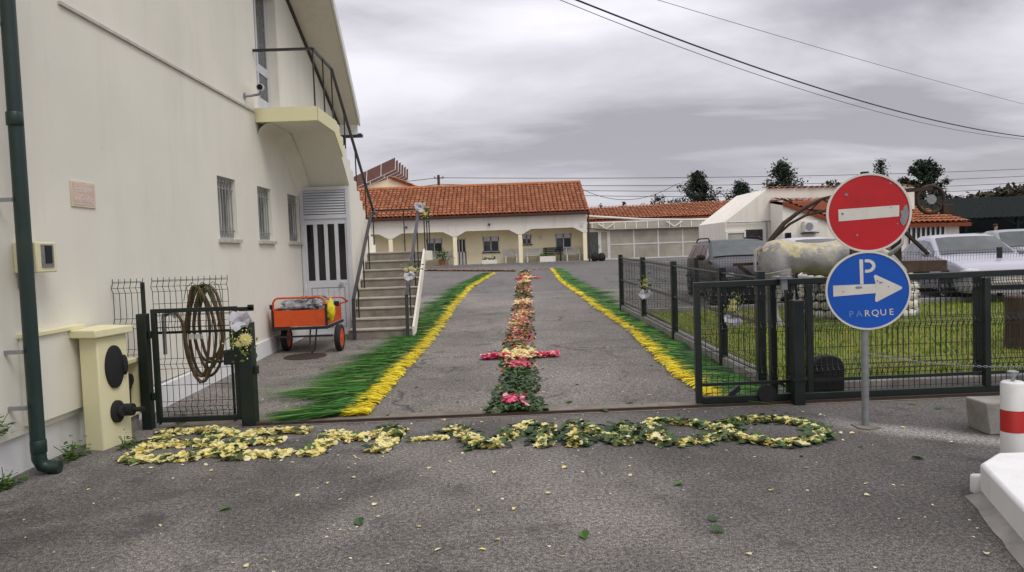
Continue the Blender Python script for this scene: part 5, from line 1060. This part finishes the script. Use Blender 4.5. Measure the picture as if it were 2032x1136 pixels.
# ================================================================== CARS
def car(label, loc, rz, paint, H, L, W, kind, group='parked cars'):
    """local frame: +x forward, z up. sections lofted from nose to tail, glass laid 5 mm proud"""
    t = thing('parked_car', label, 'car', loc, group, rz); hw = W / 2
    if kind == 'mpv': S = [(.5, .60, .52, .80), (.47, .78, .60, .93), (.40, .92, .8, .97), (.24, 1.03, .95, 1.0), (.215, 1.05, .96, 1.0), (.06, H - .04, .97, 1.0), (-.05, H, .97, 1.0), (-.30, H - .01, .97, 1.0), (-.43, H - .06, .97, .99), (-.49, 1.02, .95, .95), (-.5, .7, .7, .90)]
    elif kind == 'van': S = [(.5, .7, .6, .85), (.46, 1.0, .9, .95), (.38, 1.12, 1.0, 1.0), (.35, 1.15, 1.0, 1.0), (.22, H - .06, 1.02, 1.0), (.1, H, 1.02, 1.0), (-.2, H, 1.02, 1.0), (-.44, H, 1.02, 1.0), (-.47, H - .05, 1.02, 1.0), (-.495, 1.0, .95, .98), (-.5, .7, .7, .95)]
    else: S = [(.5, .58, .5, .76), (.47, .72, .58, .90), (.40, .83, .75, .96), (.22, .94, .9, 1.0), (.195, .96, .91, 1.0), (.03, H - .05, .93, 1.0), (-.06, H, .93, 1.0), (-.17, H - .01, .93, 1.0), (-.28, H - .12, .94, .99), (-.40, 1.02, .96, .97), (-.48, .99, .92, .90), (-.5, .7, .7, .85)]
    belt = {'mpv': .98, 'van': 1.08}.get(kind, .93); tuck = {'van': .06}.get(kind, .17); m = MB(); rows = []
    def sec(s_):
        x_, zt, zb, wf = s_; x_ *= L; w = hw * wf; b = min(belt, zt - .02); g = max(0, (zt - belt) / (H - belt)); wt = w - tuck * g - .03
        half = [(w * .90, .20), (w * .985, .30), (w, .48), (w * .995, min(.75, b - .04)), (w * .975, b), (wt * 1.0, zt - .05 - .02 * g if zt - .05 > b else (b + zt) / 2), (wt * .90, zt - .008), (wt * .5, zt + .012)]
        return [(x_, y_, z_) for y_, z_ in half] + [(x_, -y_, z_) for y_, z_ in reversed(half)]
    R_ = [sec(s_) for s_ in S]; k = len(R_[0]); v = [p for r_ in R_ for p in r_]
    f_ = [(i * k + j, i * k + (j + 1) % k, (i + 1) * k + (j + 1) % k, (i + 1) * k + j) for i in range(len(S) - 1) for j in range(k)]
    m.add(v, f_ + [tuple(range(k)), tuple(reversed(range((len(S) - 1) * k, len(S) * k)))]); body = m.build('body', paint, t, 50)
    def glass(pts, nm, mt):
        P = [Vector(p) for p in pts]; n_ = (P[1] - P[0]).cross(P[2] - P[0]).normalized(); c = sum(P, Vector()) / len(P)
        if n_.dot(c - Vector((0, 0, .6))) < 0: n_ = -n_
        MB().add([p + n_ * .006 for p in P] + [p - n_ * .01 for p in P], [tuple(range(len(P))), tuple(range(2 * len(P) - 1, len(P) - 1, -1))] + [(i, i + len(P), (i + 1) % len(P) + len(P), (i + 1) % len(P)) for i in range(len(P))]).build(nm, mt, body, 0)
    iw = 4; a, b = R_[iw], R_[iw + 1]                      # windscreen lies between sections iw and iw+1
    lerp = lambda p, q, s_: tuple(p[i] + (q[i] - p[i]) * s_ for i in range(3))
    ws = MB(); P = [[Vector(lerp(a[n_], b[n_], s_)) + Vector((.012, 0, .014)) for n_ in (6, 7, 8, 9)] for s_ in (.05, .94)]
    ws.add(P[0] + P[1], [(0, 1, 5, 4), (1, 2, 6, 5), (2, 3, 7, 6)]); ws.build('windscreen', 'windscreen', body, 60, fix=False)
    side = [(iw, iw + 1, .30, 1.0), (iw + 1, iw + 2, .08, 1.0), (iw + 2, iw + 3, .08, .95), (iw + 3, iw + 4, .1, .92)]
    for sgn_ in (0, 1):
        for i, j, s0, s1 in side:
            q = lambda r_, n_: r_[n_] if not sgn_ else r_[k - 1 - n_]
            lo0, lo1 = lerp(q(R_[i], 4), q(R_[j], 4), s0), lerp(q(R_[i], 4), q(R_[j], 4), s1); hi0, hi1 = lerp(q(R_[i], 5), q(R_[j], 5), s0), lerp(q(R_[i], 5), q(R_[j], 5), s1)
            glass([lerp(lo0, hi0, .06), lerp(lo1, hi1, .06), lerp(lo1, hi1, .9), lerp(lo0, hi0, .9)], 'side_window', 'carglass')
    r0, r1 = R_[-3], R_[-2] 
    if kind != 'sedan': glass([lerp(R_[-4 + 1][6], R_[-2][6], .15), lerp(R_[-3][9], R_[-2][9], .15), lerp(R_[-3][9], R_[-2][9], .85), lerp(R_[-3][6], R_[-2][6], .85)], 'rear_window', 'carglass')
    rw = .31; 
    for x_ in (L * .5 - .82, -L * .5 + .78):
        for s_ in (-1, 1):
            MB().lathe([(rw + .06, -.03), (rw + .06, .03), (rw + .03, .035)], (x_, s_ * (hw - .025), rw), 22, 'y').build('wheel_arch', 'rubber', body)
            w_ = MB().lathe([(.2, -.1), (rw * .95, -.1), (rw, -.06), (rw, .06), (rw * .95, .1), (.2, .1)], (x_, s_ * (hw - .065), rw), 24, 'y').build('wheel', 'rubber', t, 40)
            MB().lathe([(.21, 0), (.205, s_ * .02), (.17, s_ * .0), (.06, s_ * .012), (.02, s_ * .02)], (x_, s_ * (hw + .022), rw), 20, 'y').build('rim', 'steel', w_, 30)
    xf = L * .5
    for s_ in (-1, 1):
        MB().blob((xf - .19, s_ * hw * .70, .665 if kind != 'sedan' else .64), (.19, .2, .075), 14, 8).build('headlight', 'lamp', t, 60)
        my = MB().blob((L * S[iw][0] - .22, s_ * (hw + .10), belt + .08), (.07, .11, .075), 12, 8).build('wing_mirror', 'rubber' if kind == 'mpv' else paint, t, 60)
    MB().box(xf - .1, xf + .015, -hw * .42, hw * .42, .57, .66).build('grille', 'rubber', t, bevel=.01); MB().box(xf - .1, xf + .01, -hw * .55, hw * .55, .27, .36).build('lower_grille', 'rubber', t)
    MB().box(xf - .05, xf + .035, -.26, .26, .41, .52).build('number_plate', 'signwhite', t)
    MB().box(-L * .46, xf - .12, -hw - .004, -hw + .03, .5, .56).box(-L * .46, xf - .12, hw - .03, hw + .004, .5, .56).build('side_moulding', 'rubber', body)
    if kind == 'mpv':
        for s_ in (-1, 1): MB().tube([(L * .02, s_ * (hw - tuck - .07), H - .02), (-L * .02, s_ * (hw - tuck - .07), H + .05), (-L * .25, s_ * (hw - tuck - .07), H + .055), (-L * .34, s_ * (hw - tuck - .07), H + .04), (-L * .38, s_ * (hw - tuck - .07), H - .03)], .018, 8).build('roof_rail', 'rubber', t, 60)
        MB().beam((L * .20, -.35, 1.06), (L * .17, .05, 1.1), .015, .015).build('wiper', 'rubber', t)
    return t
def head(dx, dy): return math.atan2(dy, dx)
car('dark plum estate car with roof rails parked beyond the ox', (5.72, 18.0, gx(5.72, 18.0) + .005), head(-.08, -1), 'purple', 1.46, 4.35, 1.72, 'mpv')
car('silver white saloon car parked right of the signs', (10.70, 16.95, gx(10.70, 16.95) + .005), head(-.2, -.98), 'silver', 1.42, 4.5, 1.75, 'sedan')
car('grey green car partly cut off at the right edge', (14.7, 20.6, gx(14.7, 20.6) + .005), head(-.25, -.97), 'greycar', 1.46, 4.3, 1.74, 'sedan')
car('small white car whose roof shows between the ox and the red sign', (8.7, 20.5, gx(8.7, 20.5) + .005), head(.15, -1), 'van', 1.38, 4.0, 1.7, 'sedan')
car('white van parked at the shelter on the far right', (28.0, 36.5, gx(28.0, 36.5) + .005), head(-.1, 1), 'van', 1.75, 4.2, 1.75, 'van')
car('pale car in front of the barred annex corner', (20.4, 32.5, gx(20.4, 32.5) + .005), head(1, -.3), 'silver', 1.42, 4.2, 1.7, 'sedan')
car('white van under the left end of the dark shelter', (23.2, 39.5, gx(23.2, 39.5) + .005), head(.2, -1), 'van', 1.8, 4.2, 1.75, 'van')
car('maroon car in the shade of the dark shelter', (24.6, 38.8, gx(24.6, 38.8) + .005), head(1, -.2), 'redcar', 1.4, 4.2, 1.7, 'sedan')
car('dark plum car deep under the shelter', (27.6, 41.8, gx(27.6, 41.8) + .005), head(-.3, -1), 'purple', 1.45, 4.2, 1.7, 'mpv')
# ================================================================== skinned figures
# ox statue
OG = gz(12.8) + .03
t = thing('ox_statue', 'grey ox statue with ochre patches on its back standing on the lawn', 'statue', (5.5, 12.8, OG), None, 0.0)
def loftx(secs, n_=20):
    m_ = MB(); v = []
    for x_, zc, ry, rz, sq in secs:
        for k in range(n_):
            a = 2 * math.pi * k / n_; c, s_ = math.cos(a), math.sin(a); v.append((x_, ry * math.copysign(abs(c) ** sq, c), zc + rz * math.copysign(abs(s_) ** sq, s_)))
    m_.add(v, [(i * n_ + k, i * n_ + (k + 1) % n_, (i + 1) * n_ + (k + 1) % n_, (i + 1) * n_ + k) for i in range(len(secs) - 1) for k in range(n_)] + [tuple(range(n_)), tuple(reversed(range((len(secs) - 1) * n_, len(secs) * n_)))]); return m_
b = loftx([(-1.0, 1.12, .08, .1, 1), (-.96, 1.1, .19, .25, 1), (-.84, 1.11, .28, .35, .95), (-.68, 1.13, .32, .37, .95), (-.48, 1.17, .33, .29, 1), (-.2, 1.16, .34, .26, 1), (.1, 1.12, .35, .29, 1), (.4, 1.10, .34, .35, 1), (.65, 1.10, .31, .42, .95), (.85, 1.13, .26, .40, .9), (1.02, 1.10, .18, .28, .95), (1.18, 1.07, .14, .21, 1), (1.28, 1.05, .14, .18, 1), (1.38, .98, .13, .16, 1), (1.5, .88, .10, .12, 1), (1.57, .83, .08, .09, 1)], 22)
body = b.build('body', 'ox', t, 80)
def leg(x_, y_, hind):
    s_ = -1 if hind else 1; pts = [(x_, y_, .95), (x_ + (.06 if hind else .0), y_ * 1.05, .66), (x_ + (-.10 if hind else .02), y_ * 1.05, .42), (x_ + (-.04 if hind else .0), y_ * 1.05, .14), (x_ - .0, y_ * 1.05, .06), (x_ + .03, y_ * 1.05, -.02)]
    MB().tube(pts, [.24 if hind else .16, .17 if hind else .1, .08, .055, .075, .085], 12).build('leg', 'ox', body, 80)
for y_ in (-.19, .19): leg(-.76, y_, True); leg(.66, y_, False)
MB().tube([(-.96, 0, 1.36), (-1.06, 0, 1.30), (-1.08, 0, 1.1), (-1.06, 0, .8), (-1.05, 0, .6), (-1.05, 0, .5)], [.04, .035, .028, .025, .05, .02], 10).build('tail', 'ox', body, 80)
for s_ in (-1, 1):
    MB().tube([(1.25, s_ * .10, 1.17), (1.27, s_ * .26, 1.24), (1.34, s_ * .34, 1.34), (1.38, s_ * .32, 1.46)], [.04, .035, .025, .006], 8).build('horn', 'crop', body, 80); MB().blob((1.2, s_ * .21, 1.09), (.05, .11, .05), 10, 6).build('ear', 'ox', body, 80)
# noria: iron water lifting machine over the stone well
WC = (6.75, 13.9); WG = gz(13.9)
t = thing('stone_well', 'round well of whitewashed rubble stones on the lawn', 'well', (WC[0], WC[1], WG)); rad = 1.02
MB().lathe([(rad - .06, -.05), (rad - .06, .84), (rad - .3, .84), (rad - .3, -.05)], (WC[0], WC[1], WG), 36).build('mortar_core', mat('dark_mortar', '#3b3833', .95), t)
stones = []
for k in range(5):
    m_ = MB(); m_.blob((0, 0, 0), (.115, .07, .08), 9, 6, .5); m_.v = [(max(-.11, min(.11, a)), b_, max(-.07, min(.07, c))) for a, b_, c in m_.v]; stones.append(m_.mesh('stone', mat('limestone_%d' % k, ['#cfccc2', '#b9b5a9', '#dedbd2', '#a8a498', '#c6c1b2'][k], .9, .2, 14, .4), 40))
for c in range(5):
    nn = 28
    for i in range(nn):
        a = 2 * math.pi * (i + (c % 2) * .5 + U(-.12, .12)) / nn; o = bpy.data.objects.new('stone', random.choice(stones)); COL.objects.link(o); o.parent = t
        o.matrix_parent_inverse = Matrix.Identity(4); o.location = (rad * math.cos(a) * .98, rad * math.sin(a) * .98, .09 + c * .165 + U(-.01, .01)); o.rotation_euler = (U(-.1, .1), U(-.1, .1), a + math.pi / 2); o.scale = (U(.8, 1.12), U(.8, 1.2), U(.85, 1.1))
t = thing('noria_machine', 'rusty iron water wheel machine with a curved arm behind the ox', 'machine', (WC[0], 13.6, WG))
y_ = 13.45
arm = [(4.86, y_, 1.42), (4.95, y_, 1.62), (5.2, y_, 1.92), (5.55, y_, 2.17), (5.9, y_, 2.34), (6.3, y_, 2.42), (6.9, y_, 2.42)]; low = [(5.02, y_ + .02, 1.66), (5.3, y_, 1.90), (5.6, y_, 2.05), (5.95, y_, 2.12), (6.3, y_, 2.14), (6.9, y_, 2.14)]
A = MB().tube(arm, [.05, .05, .042, .035, .03, .03, .03], 8).build('curved_arm', 'rust', t, 60); MB().tube(low, .025, 8).build('lower_arm', 'rust', t, 60)
for i, (p, q) in enumerate(((arm[3], low[3]), (low[3], arm[5]), (arm[5], low[5]), (arm[4], low[4]), (low[2], arm[4]))): MB().beam(p, q, .025, .03).build('lattice_bar', 'rust', A)
MB().beam((6.75, 13.6, WG + .3), (6.75, 13.6, 2.45), .12, .12).build('centre_post', 'rust', t); MB().beam((7.3, 13.5, WG + .5), (7.3, 13.5, 1.7), .13, .13).build('post', 'rust', t)
MB().beam((5.95, 12.3, .88), (5.95, 12.3, 1.62), .14, .1).build('strap_post', 'wood', t)
MB().beam((6.4, 13.3, 1.06), (8.05, 13.3, 1.04), .25, .2).build('trough_beam', 'wood', t); MB().box(7.0, 7.75, 13.2, 13.5, .84, .95).build('trough', 'rust', t)
MB().beam((7.25, 13.3, 1.78), (7.78, 13.3, 1.26), .07, .05).build('diagonal_bar', 'rust', t)
MB().beam((6.9, y_, 2.42), (7.95, y_, 2.46), .07, .07).build('axle', 'rust', t)
wv = []
def gear(c, r_, nm):
    c = Vector(c); g_ = MB().tube([c + Vector((r_ * math.cos(a), .0, r_ * math.sin(a))) for a in [i * math.pi / 14 for i in range(28)]], .035, 8, closed=True).build(nm, 'rust', t, 60)
    for i in range(8):
        a = i * math.pi / 4 + .2; MB().beam(c, c + Vector((r_ * math.cos(a), 0, r_ * math.sin(a))), .025, .025).build('spoke', 'rust', g_)
    MB().lathe([(.09, -.04), (.09, .04)], c, 14, 'y').build('hub', 'steel', g_)
gear((7.92, 13.45, 2.26), .25, 'gear_wheel'); gear((6.8, 13.7, 1.6), .45, 'bucket_wheel')
MB().box(8.12, 8.32, 13.38, 13.52, 1.98, 2.16).build('counterweight', 'rust', t, bevel=.01); MB().beam((7.92, 13.45, 2.26), (8.2, 13.45, 2.1), .05, .05).build('weight_arm', 'rust', t)
MB().beam((7.3, 13.5, 1.68), (7.3, 13.5, 2.44), .06, .06).build('strut', 'rust', t)
MB().tube([(7.0, 13.25, .98), (7.35, 13.25, .96), (7.55, 13.25, 1.05), (7.62, 13.25, 1.3)], .02, 6).build('hose', 'steel', t)
# iron shaft lying behind the ox's rump
MB().beam((4.2, 13.0, 1.18), (4.75, 13.0, .72), .06, .06).build('draw_bar', 'rust', t); MB().beam((4.1, 13.0, 1.2), (5.0, 13.0, 1.22), .05, .05).build('shaft', 'rust', t)
# person by the shelter
pz = gx(22.4, 33) + .005
t = thing('person', 'person in a blue jacket standing behind the silver white car', 'person', (22.4, 33, pz), None, .0)
V = [(0, 0, .95), (0, 0, 1.15), (0, 0, 1.38), (0, .0, 1.5), (0, -.01, 1.57), (0, -.01, 1.68), (0, -.01, 1.76), (.19, 0, 1.42), (.25, 0, 1.13), (.24, -.08, .88), (-.19, 0, 1.42), (-.25, 0, 1.13), (-.24, -.08, .88), (.1, 0, .9), (.11, -.01, .5), (.11, .02, .09), (.11, -.12, .04), (-.1, 0, .9), (-.11, -.01, .5), (-.11, .02, .09), (-.11, -.12, .04)]
E_ = [(0, 1), (1, 2), (2, 3), (3, 4), (4, 5), (5, 6), (2, 7), (7, 8), (8, 9), (2, 10), (10, 11), (11, 12), (0, 13), (13, 14), (14, 15), (15, 16), (0, 17), (17, 18), (18, 19), (19, 20)]
Rr = [(.16, .12), (.16, .12), (.18, .12), .06, .06, (.085, .1), (.06, .07), .075, .05, .035, .075, .05, .035, .085, .06, .045, .04, .085, .06, .045, .04]
me = bpy.data.meshes.new('body'); me.from_pydata(V, E_, []); o = bpy.data.objects.new('body', me); COL.objects.link(o); o.parent = t
k = MT('dressed_body'); sx = k.n('ShaderNodeSeparateXYZ'); k.l(k.co(), sx.inputs[0]); rr = k.ramp(k.math('MULTIPLY', sx.outputs[2], .5), (0, lin('#22242c')), (.475, lin('#22242c')), (.48, lin('#31507c')), (.755, lin('#31507c')), (.76, lin('#b08066'))); k.base(rr); k.set(Roughness=.8); me.materials.append(k.m)
sk = o.modifiers.new('skin', 'SKIN'); sk.use_smooth_shade = True
lay = me.skin_vertices[0] if len(me.skin_vertices) else None
if lay:
    for i, r_ in enumerate(Rr): lay.data[i].radius = r_ if isinstance(r_, tuple) else (r_, r_); lay.data[i].use_root = i == 0
s_ = o.modifiers.new('sub', 'SUBSURF'); s_.levels = 2; s_.render_levels = 2
MB().blob((0, .02, 1.72), (.095, .115, .10), 14, 10, .1).build('hair', 'hair', o, 60)
bpy.context.view_layer.update()
